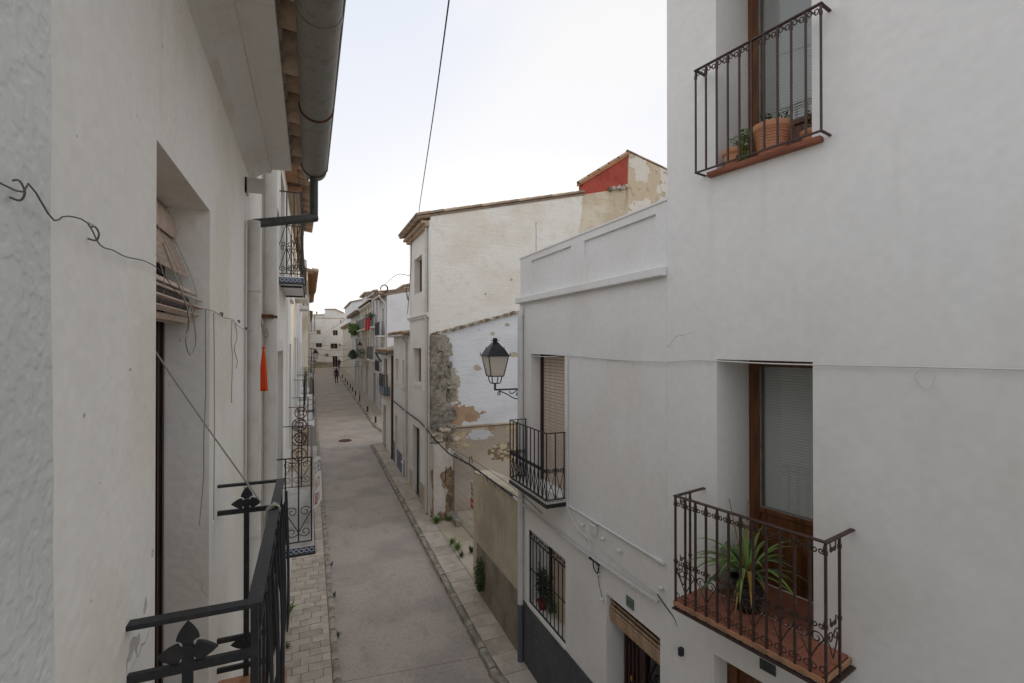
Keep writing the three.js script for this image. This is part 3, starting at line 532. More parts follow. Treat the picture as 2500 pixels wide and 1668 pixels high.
// ---------------------------------------------------------------- a plainer row house: openings are [Za, Zb, y0, y1, kind, material]
function rowHouse(o) {
  const { side, X, Z0, Z1, top, mat, open = [], depth = 5, th = 0.2, out = 0.3, rise = 1.2, eaveMat = M.eaveWood, tiles = 0, plinth } = o;
  const h = thing(o.name || 'row_house', o.label, 'house', 'houses along the street');
  const x = side === 'L' ? (Z) => Z - Z0 : (Z) => Z1 - Z; (side === 'L' ? frameL(h, X, Z0) : frameR(h, X, Z1));
  const gb = g0((Z0 + Z1) / 2) - 0.6, L = Z1 - Z0;
  const rect = ([a, b, y0, y1]) => [Math.min(x(a), x(b)), Math.max(x(a), x(b)), y0, y1];
  P('wall', facade(0.002, L - 0.002, gb, top, th, open.map(rect)), mat, h);
  P('wall', bx(0.002, L - 0.002, gb, top, -depth, -th - 0.002), mat, h);
  for (const q of open) {
    const [a, b, y0, y1] = rect(q), kind = q[4] || 'window', m = q[5] || M.darkGlass, w = 0.05;
    const d = P(kind, bx(a, b, y0, y1, -th + 0.01, -th + 0.05), m, h);
    P('frame', [bx(a, a + w, y0, y1, -th + 0.051, -th + 0.08), bx(b - w, b, y0, y1, -th + 0.051, -th + 0.08), bx(a + w, b - w, y1 - w, y1, -th + 0.051, -th + 0.08)], q[6] || M.woodTan, d);
    if (kind === 'window') P('sill', rb(a - 0.06, b + 0.06, y0 - 0.06, y0 - 0.002, 0.001, 0.06), mat, d);
  }
  const roof = P('roof', prism([[out, top + 0.09], [-depth, top + 0.09 + rise], [-depth, top + 0.03 + rise], [-0.2, top + 0.002], [out, top + 0.002 + 0.03]], -0.02, L + 0.02), M.tile2, h);
  if (out > 0.1 && side === 'L') P('eave_board', bx(0, L, top - 0.09, top + 0.001, 0.001, out * 0.6), eaveMat, roof);
  if (tiles) tileRow(roof, 0, L, top + 0.06, out - 0.3, out + 0.05, tiles, { slope: -0.0 + 0.12, both: true });
  if (plinth) P('plinth', bx(0.004, L - 0.004, gb, plinth[0], 0.001, 0.02), plinth[1], h);
  return { h, x };
}
function farBalcony(H, a, b, yF, yR, d, nF, extra = {}) { const q = [H.x(a), H.x(b)].sort((m, n) => m - n); return balcony(H.h, { x0: q[0], x1: q[1], yF, yR, d, nF, nS: 1, bw: 0.022, railW: 0.03, slabT: 0.12, ...extra }); }

// left row beyond the tiled balconies
const hC = rowHouse({ side: 'L', X: -0.385, Z0: 10.2, Z1: 14.3, top: 8.55, mat: M.white, label: 'left house with the rusty circle-patterned balcony and brick eave', open: [[11.2, 12.2, 3.1, 5.5, 'door', M.shade], [11.4, 12.4, 6.5, 7.9, 'window', M.shade]], out: 0.41, eaveMat: M.brick, tiles: 0.22 });
{
  P('eave_course', [bx(0.05, 4.05, 8.36, 8.42, 0.001, 0.13), bx(0.02, 4.08, 8.422, 8.458, 0.001, 0.2)], M.tile3, hC.h);
  const s = farBalcony(hC, 10.8, 12.7, 3.03, 4.22, 0.36, 8, { mat: M.rust, bw: 0.018, slabMat: M.beige });
  const ring = uvm(merge([new THREE.TorusGeometry(0.13, 0.011, 5, 22), new THREE.TorusGeometry(0.06, 0.009, 5, 16), ...[0, 1, 2, 3].map((k) => bar([0.06 * Math.cos(k * 1.571 + 0.78), 0.06 * Math.sin(k * 1.571 + 0.78), 0], [0.13 * Math.cos(k * 1.571 + 0.78), 0.13 * Math.sin(k * 1.571 + 0.78), 0], 0.012))]));
  for (const x of [hC.x(10.8), hC.x(12.7)]) for (const y of [3.25, 3.55, 3.85]) { const r = add('ring', ring, M.rust, s); r.rotation.y = Math.PI / 2; r.position.set(x, y, 0.2); }
}
const hD = rowHouse({ side: 'L', X: -0.375, Z0: 14.3, Z1: 20.4, top: 8.5, mat: M.wallB, label: 'left cream house beyond the rusty balcony with slim iron balconies', open: [[14.7, 15.9, 3.5, 5.7, 'door', M.shade], [17.9, 19, 3.5, 5.7, 'door', M.shade], [15.1, 16.2, 6.95, 8.2, 'door', M.shade]], out: 0.2 });
farBalcony(hD, 14.2, 16.1, 3.4, 4.54, 0.48, 12); farBalcony(hD, 17.75, 19.4, 3.4, 4.48, 0.5, 10); farBalcony(hD, 15, 16.6, 6.9, 7.9, 0.28, 10);
const hE = rowHouse({ side: 'L', X: -0.365, Z0: 20.4, Z1: 29.4, top: 8.7, mat: M.white2, label: 'long white left house past the slim iron balconies', open: [[21, 22, 3.5, 5.6, 'door', M.shade], [26.7, 27.7, 3.5, 5.6, 'door', M.shade], [21.7, 22.8, 7.1, 8.4, 'door', M.shade], [24, 25, 4.2, 5.5, 'window', M.shade]], out: 0.2 });
farBalcony(hE, 20.9, 22.5, 3.35, 4.4, 0.53, 9); farBalcony(hE, 26.6, 28.1, 3.2, 4.27, 0.32, 8); farBalcony(hE, 21.5, 23, 7.05, 8.1, 0.28, 9);
const hG = rowHouse({ side: 'L', X: -0.08, Z0: 29.4, Z1: 41.5, top: 9.55, mat: M.cream, label: 'far left house with a wide wooden eave over an iron balcony', open: [[36.2, 37.6, 6.4, 8.4, 'door', M.shade], [32, 33.2, 3.5, 5.4, 'door', M.shade], [36.2, 37.6, 3.5, 5.6, 'door', M.darkGlass]], out: 0.5, tiles: 0.3 });
{ const j = uvm(bx(-0.04, 0.04, 9.40, 9.47, 0.001, 0.46)); for (let i = 0; i < 26; i++) { const b = add('rafter', j, M.eaveWood, hG.h); b.position.x = 0.3 + i * 0.46; } }
farBalcony(hG, 36, 38, 6.35, 7.6, 0.43, 10); farBalcony(hG, 36, 38.2, 3.4, 4.6, 0.4, 10);
const hI = rowHouse({ side: 'L', X: 0.0, Z0: 41.5, Z1: 60, top: 10.3, mat: M.white, label: 'far left tall house lit under its eaves beyond the wooden eave', open: [[44, 45.2, 4, 6, 'door', M.shade], [50, 51.2, 4, 6, 'door', M.shade], [46, 47.2, 7.5, 9.2, 'window', M.shade]], out: 0.4, tiles: 0.35 });
farBalcony(hI, 43.8, 46, 4, 5.1, 0.4, 9); farBalcony(hI, 49.8, 52, 4, 5.1, 0.4, 9);
rowHouse({ side: 'L', X: 0.08, Z0: 60, Z1: 86, top: 9.2, mat: M.cream, label: 'last left house before the end of the street', open: [[64, 65.2, 4, 6, 'door', M.shade]], out: 0.3 });
console.log('left row ready');

// ---------------------------------------------------------------- right: near white house, wall turned 11 degrees
const R45 = -(90 - 11.1) * Math.PI / 180;
const at45 = (g) => { g.position.set(3.38, 0, -3.95); g.rotation.y = R45; return g; };
const h45 = at45(thing('tall_white_house', 'tall white house on the right with two brown iron balconies', 'house'));
const D45 = 0.56;
{
  const h = h45, dl = [0.555, 1.385, 3.2, 5.36], du = [0.555, 1.385, 7.11, 9.35], dg = [0.52, 1.38, -0.3, 2.615];
  P('wall', facade(0, 9, -0.6, 9.75, D45 + 0.1, [dl, du, dg]), M.wall45, h);
  P('wall', bx(0, 9, -0.6, 9.75, -5, -D45 - 0.102), M.wall45, h);
  for (const [a, b, y0, y1, gy] of [[...dl, 3.92], [...du, 7.56]]) {
    const z = -D45, door = P('door', bx(a + 0.1, b - 0.1, y0, gy - 0.05, z - 0.03, z), M.woodOrange, h, 'brown wooden glazed balcony door');
    P('frame', [rb(a, a + 0.1, y0, y1, z - 0.06, z + 0.03), rb(b - 0.1, b, y0, y1, z - 0.06, z + 0.03), rb(a + 0.1, b - 0.1, y1 - 0.075, y1, z - 0.06, z + 0.03), rb(a + 0.1, b - 0.1, gy - 0.05, gy, z - 0.04, z + 0.02)], M.woodOrange, door);
    P('panel', rb(a + 0.18, b - 0.18, y0 + 0.1, gy - 0.13, z + 0.001, z + 0.014, 0.012), M.woodOrange, door);
    P('bead', [bx(a + 0.1, a + 0.112, gy, y1 - 0.075, z - 0.02, z + 0.012), bx(a + 0.112, b - 0.1, gy, gy + 0.01, z - 0.02, z + 0.012)], M.zinc, door);
    P('pane', bx(a + 0.112, b - 0.1, gy + 0.01, y1 - 0.075, z - 0.012, z - 0.008), M.glass, door);
    const sl = uvm(bx(a + 0.13, b - 0.115, -0.0115, 0.0115, -0.0008, 0.0008).rotateX(-0.45));
    for (let y = gy + 0.02; y < y1 - 0.08; y += 0.026) { const s = add('blind_slat', sl, M.blind, door); s.position.set(0, y, z - 0.035); }
    P('threshold', bx(a, b, y0 - 0.03, y0 + 0.004, z + 0.031, -0.001), M.terracotta, door);
  }
  const gd = P('door', bx(0.52, 1.38, -0.3, 2.55, -0.3, -0.25), M.woodOrange, h, 'brown wooden street door');
  P('frame', [rb(0.525, 0.62, -0.3, 2.61, -0.249, -0.2), rb(0.62, 1.375, 2.52, 2.61, -0.249, -0.2), rb(0.92, 0.95, -0.3, 2.5, -0.249, -0.22)], M.woodOrange, gd);
  // lower balcony: terracotta floor tiles on a slab edged with clay, brown iron railing
  const x0 = 0.42, x1 = 1.655, d = 0.42, yF = 3.2, B = M.ironBrown;
  const slab = P('balcony', rb(x0 - 0.02, x1 - 0.02, 3.135, 3.165, 0.002, d, 0.005), M.wall45, h, 'balcony with terracotta floor and brown scrolled iron railing');
  for (let i = 0; i < 5; i++) for (let j = 0; j < 2; j++) P('floor_tile', rb(x0 - 0.015 + i * 0.245, x0 - 0.015 + i * 0.245 + 0.241, 3.167, 3.195 + 0.001 * ((i + j) % 2), 0.003 + j * 0.212, 0.003 + j * 0.212 + 0.208, 0.004), M.terracotta, slab);
  P('edge_tile', [rb(x0 - 0.02, x1 - 0.02, 3.15, 3.19, d + 0.001, d + 0.016, 0.004), rb(x1 - 0.019, x1 - 0.004, 3.15, 3.19, 0.004, d + 0.016, 0.004)], M.brick, slab);
  P('iron_edge', [bx(x0 - 0.02, x1 + 0.022, 3.12, 3.133, d - 0.03, d + 0.03), bx(x1 - 0.03, x1 + 0.022, 3.12, 3.133, 0.004, d - 0.031), bx(x0 - 0.02, x0 + 0.02, 3.12, 3.133, 0.004, d - 0.031)], B, slab);
  P('handrail', [rb(x0 - 0.018, x1 + 0.018, 4.125, 4.14, d - 0.018, d + 0.018, 0.006), rb(x0 - 0.018, x0 + 0.018, 4.125, 4.14, -0.01, d - 0.0185, 0.006), rb(x1 - 0.018, x1 + 0.018, 4.125, 4.14, -0.01, d - 0.0185, 0.006)], B, slab);
  const n = 13, sx = (x1 - x0) / (n - 1), bg = uvm(bx(-0.008, 0.008, 3.125, 4.125, -0.008, 0.008)), col = uvm(new THREE.BoxGeometry(0.022, 0.03, 0.022));
  const xs = []; for (let i = 0; i < n; i++) xs.push(x0 + i * sx);
  const spots = xs.map((x) => [x, d]).concat([[x0, d - 0.21], [x1, d - 0.21]]);
  for (const [x, z] of spots) { const b = add('bar', bg, B, slab); b.position.set(x, 0, z + 0.004); for (const y of [4.06, 3.55]) { const c = add('collar', col, B, slab); c.position.set(x, y, z + 0.004); } }
  const top = uvm(curlPair(sx - 0.014, 0.075, 0.0052)), mid = uvm(curlPair(sx - 0.014, 0.07, 0.0052)), vv = uvm(heartV(sx * 1.9, 0.2, 0.0052)), low = uvm(curlPair(sx * 1.2, 0.06, 0.0052).rotateZ(Math.PI).translate(0, 0.06, 0));
  for (let i = 0; i < n - 1; i++) { const xm = (xs[i] + xs[i + 1]) / 2; for (const [g, y] of [[top, 4.04], [mid, 3.52]]) { const s = add('scroll', g, B, slab); s.position.set(xm, y, d + 0.004); } if (i % 2 === 0 && i < n - 2) { const s = add('scroll', vv, B, slab); s.position.set(xs[i + 1], 3.3, d + 0.004); } const s2 = add('scroll', low, B, slab); s2.position.set(xs[i] + (i % 2 ? sx * 0.5 : sx * 0.5), 3.22, d + 0.004); }
  for (const x of [x0, x1]) for (const z of [d - 0.105, d - 0.315]) for (const [g, y] of [[top, 4.04], [mid, 3.52], ...(z > 0.2 ? [[vv, 3.3]] : [])]) { const s = add('scroll', g, B, slab); s.rotation.y = Math.PI / 2; s.position.set(x, y, z); s.scale.setX(z > 0.2 ? 1 : 1); if (z < 0.2) slab.remove(s); }
  // upper railing set in front of the window and the clay sill
  const ux0 = 0.44, ux1 = 1.515, uz = 0.145, uy0 = 7.09, uy1 = 8.06;
  const rl = P('window_railing', [rb(ux0 - 0.014, ux1 + 0.014, uy1 - 0.014, uy1, uz - 0.014, uz + 0.014, 0.004), rb(ux0 - 0.01, ux1 + 0.01, uy0, uy0 + 0.014, uz - 0.01, uz + 0.01, 0.003), ...[ux0, ux1].flatMap((x) => [rb(x - 0.012, x + 0.012, uy1 - 0.014, uy1, -0.01, uz - 0.0145, 0.003), rb(x - 0.01, x + 0.01, uy0, uy0 + 0.014, -0.01, uz - 0.0105, 0.003)])], B, h, 'brown iron railing with a row of S scrolls under its top rail');
  const ub = uvm(bx(-0.007, 0.007, uy0 + 0.014, uy1 - 0.014, -0.007, 0.007)), us = (ux1 - ux0) / 10, usc = uvm(sScroll(0.05, us - 0.018, 1, 0.005, 2.2).rotateZ(Math.PI / 2).translate((us - 0.018) / 2, 0, 0)), uc = uvm(new THREE.BoxGeometry(0.02, 0.03, 0.02));
  for (let i = 0; i <= 10; i++) { const b = add('bar', ub, B, rl); b.position.set(ux0 + i * us, 0, uz); const c = add('collar', uc, B, rl); c.position.set(ux0 + i * us, uy1 - 0.075, uz); if (i < 10) { const s = add('scroll', usc, B, rl); s.position.set(ux0 + (i + 0.5) * us, uy1 - 0.05, uz); } }
  P('window_sill', rb(0.49, 1.47, 7.06, 7.105, -0.3, 0.06, 0.01), M.terracotta, h);
}
function plaque(name, label, text, mat, frame, w, hgt, bg, fg, place) {
  const c = document.createElement('canvas'); c.width = 256; c.height = Math.round(256 * hgt / w); const x = c.getContext('2d');
  x.fillStyle = bg; x.fillRect(0, 0, 256, c.height); for (let i = 0; i < 260; i++) { x.fillStyle = `rgba(${20 + rnd() * 60},${30 + rnd() * 60},${30 + rnd() * 50},0.25)`; x.fillRect(rnd() * 256, rnd() * c.height, 6 + rnd() * 14, 4 + rnd() * 10); }
  x.fillStyle = fg; x.font = `bold ${Math.round(c.height * 0.72)}px serif`; x.textAlign = 'center'; x.textBaseline = 'middle'; x.fillText(text, 128, c.height * 0.54);
  const t = new THREE.CanvasTexture(c); t.colorSpace = THREE.SRGBColorSpace;
  const g = place(thing(name, label, 'number plate'));
  P('backing', rb(-w / 2, w / 2, -hgt / 2, hgt / 2, 0.001, 0.01, 0.004), frame, g);
  const m = new THREE.Mesh(new THREE.PlaneGeometry(w * 0.94, hgt * 0.92).translate(0, 0, 0.0125), new THREE.MeshStandardMaterial({ map: t, roughness: 0.35 })); m.name = 'face'; m.castShadow = m.receiveShadow = true; g.add(m);
}
plaque('house_number_plate', 'dark slate number plate 45 below the terracotta balcony', '45', null, M.greyPaint, 0.138, 0.092, '#3d4244', '#23282c', (g) => { at45(g); g.translateX(1.025); g.translateY(2.775); return g; });
// flower pots on the upper sill and the big leafy plant below
function potGeo(r0, r1, hgt, rim) { return new THREE.LatheGeometry([[0.001, 0], [r0, 0], [r0 + (r1 - r0) * 0.3, hgt * 0.3], [r0 + (r1 - r0) * 0.62, hgt * 0.62], [r1 - 0.004, hgt - rim], [r1 + 0.008, hgt - rim + 0.003], [r1 + 0.012, hgt - 0.006], [r1 + 0.006, hgt], [r1 - 0.012, hgt], [r1 - 0.016, hgt - 0.04], [0.001, hgt - 0.045]].map((p) => new THREE.Vector2(...p)), 30); }
function leafBlade(len, w, droop, lift, n = 9) {                   // arching strap leaf along +x
  const pos = [], idx = []; let x = 0, y = 0, a = lift;
  for (let i = 0; i <= n; i++) { const t = i / n, q = w * Math.sin(Math.PI * Math.min(0.97, 0.18 + 0.8 * t)) * 0.5; pos.push(x, y + q * 0.5, -q, x, y, 0, x, y + q * 0.5, q); x += Math.cos(a) * len / n; y += Math.sin(a) * len / n; a -= droop / n; if (i < n) { const k = i * 3; for (const s of [0, 1]) idx.push(k + s, k + s + 1, k + s + 3, k + s + 1, k + s + 4, k + s + 3); } }
  const g = new THREE.BufferGeometry(); g.setAttribute('position', new THREE.Float32BufferAttribute(pos, 3)); g.setIndex(idx); g.computeVertexNormals(); g.setAttribute('uv', new THREE.Float32BufferAttribute(new Float32Array(pos.length / 3 * 2), 2)); return g;
}
function tuft(n, len, w, spread) { const o = []; for (let i = 0; i < n; i++) { const L = len * rr(0.5, 1); o.push(leafBlade(L, w * rr(0.7, 1.2), rr(0.4, 1.9) * spread, rr(0.7, 1.5), 4).rotateY(rr(0, 6.283)).translate(rr(-0.4, 0.4) * len * 0.5, rr(0, len * 0.25), rr(-0.4, 0.4) * len * 0.5)); } return merge(o); }
function bush(n, rx, ry, rz, leaf = 0.03) { const o = []; for (let i = 0; i < n; i++) { const u = rr(-1, 1), a = rr(0, 6.283), q = Math.cbrt(rnd()), s = Math.sqrt(1 - u * u) * q, w = leaf * rr(0.6, 1.3); const g = new THREE.BufferGeometry(); g.setAttribute('position', new THREE.Float32BufferAttribute([0, 0, 0, w, w * 0.45, w * 0.2, w * 1.9, 0, 0, w, -w * 0.45, w * 0.2], 3)); g.setIndex([0, 1, 2, 0, 2, 3]); g.computeVertexNormals(); g.setAttribute('uv', new THREE.Float32BufferAttribute([0, 0, 1, 0, 1, 1, 0, 1], 2)); o.push(g.rotateX(rr(-2, 2)).rotateY(rr(0, 6.283)).rotateZ(rr(-1, 1)).translate(rx * s * Math.cos(a), ry * u * q, rz * s * Math.sin(a))); } return merge(o); }
{
  const p1 = at45(thing('flower_pot', 'large ribbed terracotta pot on the upper right window sill', 'plant pot')); p1.translateX(1.02); p1.translateY(7.106); p1.translateZ(-0.1);
  const ribs = [potGeo(0.105, 0.155, 0.27, 0.05)]; for (let i = 0; i < 9; i++) ribs.push(new THREE.TorusGeometry(0.108 + i * 0.0052, 0.003, 5, 30).rotateX(Math.PI / 2).translate(0, 0.02 + i * 0.023, 0));
  P('pot', ribs, M.pot, p1); P('foliage', bush(240, 0.14, 0.07, 0.12, 0.02).translate(0, 0.3, 0), M.leafDark, p1);
  P('flowers', bush(60, 0.07, 0.06, 0.05, 0.012).translate(-0.2, 0.24, 0.02), M.flower, p1); P('stems', [0, 1, 2, 3, 4].map((i) => tube([[-0.08, 0.25, 0], [-0.15, 0.23 + i * 0.02, 0.02], [-0.2 - i * 0.01, 0.2 + i * 0.03, 0.02 * i - 0.03]], 0.002)), M.leafDark, p1);
  const p2 = at45(thing('flower_pot', 'small terracotta pot on the upper right window sill', 'plant pot')); p2.translateX(0.70); p2.translateY(7.106); p2.translateZ(-0.06);
  P('pot', potGeo(0.072, 0.096, 0.16, 0.045), M.pot, p2); P('foliage', [bush(260, 0.11, 0.11, 0.08, 0.02).translate(0.1, 0.2, 0.03), bush(90, 0.07, 0.04, 0.05, 0.018).translate(0.13, 0.05, 0.07)], M.leaf, p2);
  const p3 = at45(thing('flower_pot', 'terracotta pot half hidden behind the large ribbed pot', 'plant pot')); p3.translateX(1.29); p3.translateY(7.106); p3.translateZ(-0.22);
  P('pot', potGeo(0.065, 0.085, 0.16, 0.04), M.pot, p3); P('foliage', bush(140, 0.07, 0.12, 0.06, 0.016).translate(0, 0.24, 0), M.leafDark, p3);
  const p4 = at45(thing('strap_leaf_plant', 'green strap-leaved plant in a black pot on the terracotta balcony', 'potted plant')); p4.translateX(0.86); p4.translateY(3.2); p4.translateZ(0.02);
  P('pot', potGeo(0.10, 0.14, 0.27, 0.03), M.potBlack, p4);
  for (let i = 0; i < 46; i++) { const a = i * 2.39996, L = rr(0.36, 0.7), up = rr(0.75, 1.45), lf = leafBlade(L, rr(0.024, 0.038), rr(1.3, 2.5), up, 9).rotateY(a).translate(0.03 * Math.cos(a), 0.25, -0.03 * Math.sin(a)); P('leaf', lf, i % 13 === 5 ? M.leafYellow : i % 3 === 0 ? M.leafDark : M.leaf, p4); }
  P('flower_stalk', [rod([0.02, 0.25, 0.05], [-0.1, 0.95, 0.12], 0.004, 6), rod([0, 0.25, 0.04], [0.06, 0.98, 0.1], 0.004, 6)], M.leafYellow, p4);
}
console.log('house 45 ready');

// ---------------------------------------------------------------- right: second white house with parapet, shutter, grille and door
const Z43 = 7.72, x43 = (Z) => Z43 - Z;
const at43 = (g) => frameR(g, 3.38, Z43);
const h43 = at43(thing('white_terrace_house', 'white right house with panelled parapet, tan shutter and dark base', 'house'));
{
  const h = h43, L = x43(3.952), sh = [x43(7.25), x43(6.11), 3.26, 5.34], gr = [x43(7.34), x43(6.09), 1.2, 2.42], dr = [x43(5.06), x43(4.07), -0.3, 2.43];
  P('wall', facade(0, L, -0.6, 6.3, 0.32, [sh, gr, dr]), M.wall43, h);
  P('wall', bx(0, L, -0.6, 6.3, -6, -0.322), M.wall43, h);
  const par = P('parapet', facade(0.03, L, 6.3, 6.97, 0.2, [[x43(7.25), x43(5.92), 6.302, 6.88], [x43(5.58), x43(4.13), 6.302, 6.88]], 0), M.wall43, h);
  P('panel', bx(0.03, L, 6.301, 6.90, -0.2, -0.03), M.wall43, par);
  P('coping', rb(0.02, L, 6.971, 7.0, -0.22, 0.012, 0.006), M.wall43, par);
  P('cornice', rb(-0.02, L, 6.2, 6.3, 0.001, 0.075, 0.012), M.wall43, h);
  P('plinth', bx(x43(7.6), x43(5.06), -0.6, 1.14, 0.001, 0.012), M.plinth, h); P('plinth', bx(x43(4.07), L, -0.6, 1.14, 0.001, 0.012), M.plinth, h);
  const pipe = P('downpipe', [rod([x43(7.56), 1.08, 0.055], [x43(7.56), 5.98, 0.055], 0.048, 18), rod([x43(7.56), 5.97, 0.055], [x43(7.56), 6.15, 0.0], 0.05, 18)], M.whitePipe, h);
  P('painted_foot', rod([x43(7.56), -0.3, 0.055], [x43(7.56), 1.08, 0.055], 0.05, 18), M.greyPaint, pipe);
  for (const y of [5.75, 5.55, 3.6, 2.3]) P('collar', rod([x43(7.56), y, 0.055], [x43(7.56), y + 0.02, 0.055], 0.053, 18), M.whitePipe, pipe);
  // shutter of tan slats in a brown frame
  const s = P('shutter', bx(sh[0] + 0.04, sh[1], sh[2], sh[3], -0.24, -0.225), M.woodDark, h, 'closed tan slatted shutter');
  P('frame', [bx(sh[0], sh[0] + 0.05, sh[2], sh[3], -0.224, -0.17), bx(sh[0] + 0.05, sh[1], sh[3] - 0.02, sh[3], -0.224, -0.19)], M.woodDark, s);
  const sg = uvm(rb(sh[0] + 0.052, sh[1] - 0.004, 0.002, 0.05, -0.222, -0.205, 0.008)); for (let y = sh[2]; y < sh[3] - 0.06; y += 0.0525) { const q = add('slat', sg, M.shutterTan, s); q.position.y = y; q.rotation.x = 0.002 * Math.sin(y * 40); }
  // balcony
  const pats = [{ geo: (sx) => heartV(sx * 0.94, 0.26, 0.005), y: 3.46 }, { geo: (sx) => heartV(sx * 0.94, 0.24, 0.005).rotateZ(Math.PI).translate(0, 0.24, 0), y: 3.27 }, { geo: (sx) => curlPair(sx * 0.85, 0.06, 0.005), y: 3.68 }];
  balcony(h, { x0: x43(7.43), x1: x43(6.09), yF: 3.255, yR: 4.245, d: 0.30, nF: 11, nS: 2, wallBar: 1, bw: 0.014, slabT: 0.03, slabMat: M.pvc, slabOut: 0.0, railW: 0.02, pats, label: 'black iron balcony with a band of scrolls', frameEdge: 1 });
  P('balcony_edge', [bx(x43(7.45), x43(6.07), 3.19, 3.245, 0.302, 0.315), bx(x43(6.085), x43(6.07), 3.19, 3.245, 0.002, 0.3015), bx(x43(7.45), x43(7.435), 3.19, 3.245, 0.002, 0.3015)], M.iron, h);
  // window with iron grille
  const w = P('window', bx(gr[0], gr[1], gr[2], gr[3], -0.26, -0.24), M.darkGlass, h, 'barred ground floor window');
  P('frame', [bx(gr[0] + 0.0, gr[0] + 0.36, gr[2], gr[3], -0.239, -0.2)], M.white2, w);
  const ws = uvm(rb(gr[0] + 0.42, gr[1], 0, 0.042, -0.236, -0.222, 0.005)); for (let y = gr[2] + 0.35; y < gr[3]; y += 0.045) { const q = add('blind_slat', ws, M.shutterTan, w); q.position.y = y; }
  P('frame', bx(gr[0] + 0.36, gr[0] + 0.42, gr[2], gr[3], -0.239, -0.19), M.woodDark, w);
  P('inner_panel', bx(gr[0] + 0.42, gr[1], gr[2], gr[2] + 0.34, -0.238, -0.225), M.yellow, w);
  P('sill', rb(gr[0] - 0.02, gr[1] + 0.02, gr[2] - 0.05, gr[2] + 0.002, -0.239, 0.025, 0.006), M.white, w);
  const G = P('window_grille', [bx(gr[0], gr[1], 2.405, 2.42, -0.03, -0.012), bx(gr[0], gr[1], 2.28, 2.295, -0.03, -0.012), bx(gr[0], gr[1], 1.205, 1.225, -0.03, -0.012), bx(gr[0], gr[1], 1.76, 1.775, -0.034, -0.026), bx(gr[0], gr[0] + 0.02, 1.2, 2.42, -0.03, -0.012), bx(gr[1] - 0.02, gr[1], 1.2, 2.42, -0.03, -0.012)], M.iron, h);
  const gb = uvm(bx(-0.006, 0.006, 1.22, 2.285, -0.026, -0.014)), gs = uvm(sScroll(0.09, 0.24, 1, 0.005)), gt = uvm(sScroll(0.05, 0.17, 1, 0.005).rotateZ(Math.PI / 2).translate(0.085, 0, 0));
  for (let i = 1; i < 10; i++) { const b = add('bar', gb, M.iron, G); b.position.x = gr[0] + (gr[1] - gr[0]) * i / 10; }
  for (const [x, y] of [[0.35, 1.78], [0.35, 1.52], [0.85, 1.78], [0.85, 1.52]]) { const b = add('scroll', gs, M.iron, G); b.position.set(gr[0] + x, y, -0.02); }
  for (let i = 0; i < 6; i++) { const b = add('scroll', gt, M.iron, G); b.position.set(gr[0] + 0.12 + i * 0.2, 2.35, -0.02); }
  // street door
  const dd = P('door', bx(dr[0], dr[1], -0.3, 2.42, -0.3, -0.27), M.woodDark, h, 'dark carved wooden door with a glazed leaf behind scrolled iron');
  for (let i = 0; i < 5; i++) P('moulding', rb(dr[0] + 0.02 + i * 0.075, dr[0] + 0.07 + i * 0.075, -0.3, 2.42, -0.269, -0.245, 0.012), M.woodDark, dd);
  P('frame', [bx(dr[0] + 0.40, dr[0] + 0.47, -0.3, 2.42, -0.269, -0.22), bx(dr[1] - 0.05, dr[1], -0.3, 2.42, -0.269, -0.22)], M.woodDark, dd);
  P('pane', bx(dr[0] + 0.47, dr[1] - 0.05, 0.4, 2.42, -0.262, -0.256), M.darkGlass, dd);
  const ds = uvm(sScroll(0.26, 0.75, 1, 0.008)), d2 = uvm(sScroll(0.26, 0.75, -1, 0.008)); for (const [g, x, y] of [[ds, 0.64, 1.55], [d2, 0.8, 1.55], [ds, 0.72, 0.8]]) { const b = add('scroll', g, M.iron, dd); b.position.set(dr[0] + x, y, -0.24); }
  P('knocker', new THREE.SphereGeometry(0.025, 12, 8).scale(0.8, 1.6, 0.8).translate(dr[0] + 0.2, 1.45, -0.23), flat(0xa87d2a, 0.35, { metalness: 0.8 }), dd);
}
{ // wooden blind rolled up over the street door
  const b = at43(thing('roller_blind', 'brown wooden slat blind rolled up over the right street door', 'blind')), a = x43(5.06) + 0.01, e = x43(4.07) - 0.01;
  for (let i = 0; i < 7; i++) P('slat', rb(a, e, -0.018, 0.018, -0.005, 0.005, 0.004).rotateX(0.28 - 0.1 * i).translate(0, 2.37 - i * 0.043, -0.085 + 0.045 * Math.sin(i / 6 * 2.6)), M.woodTan, b);
  P('roll_core', rb(a + 0.005, e - 0.005, 2.1, 2.38, -0.15, -0.1, 0.02), M.woodDark, b);
  P('cord', tube([[(a + e) / 2, 2.42, -0.045], [(a + e) / 2 + 0.01, 2.25, -0.04], [(a + e) / 2, 2.12, -0.075]], 0.003), M.rope, b);
}
plaque('house_number_plate', 'green glazed tile number plate over the right street door', '43', null, M.greyPaint, 0.14, 0.12, '#5f7a6a', '#33453f', (g) => { at43(g); g.translateX(x43(4.575)); g.translateY(2.555); return g; });
{ // plants behind the grille
  const p = at43(thing('window_plant', 'leafy plant in a crimson pot behind the window grille', 'potted plant')); p.translateX(x43(7.08)); p.translateY(1.205); p.translateZ(-0.12);
  P('pot', potGeo(0.06, 0.08, 0.14, 0.02), M.potRed, p); P('foliage', [bush(420, 0.16, 0.24, 0.07, 0.03).translate(0.0, 0.42, 0), bush(200, 0.2, 0.14, 0.06, 0.026).translate(0.28, 0.22, 0)], M.leafDark, p); P('stems', [[-0.06, 0.9], [0.05, 0.7], [0.25, 0.4]].map(([x, y]) => tube([[0, 0.1, 0], [x * 0.6, y * 0.5, 0.01], [x, y, 0]], 0.004)), M.woodDark, p);
}
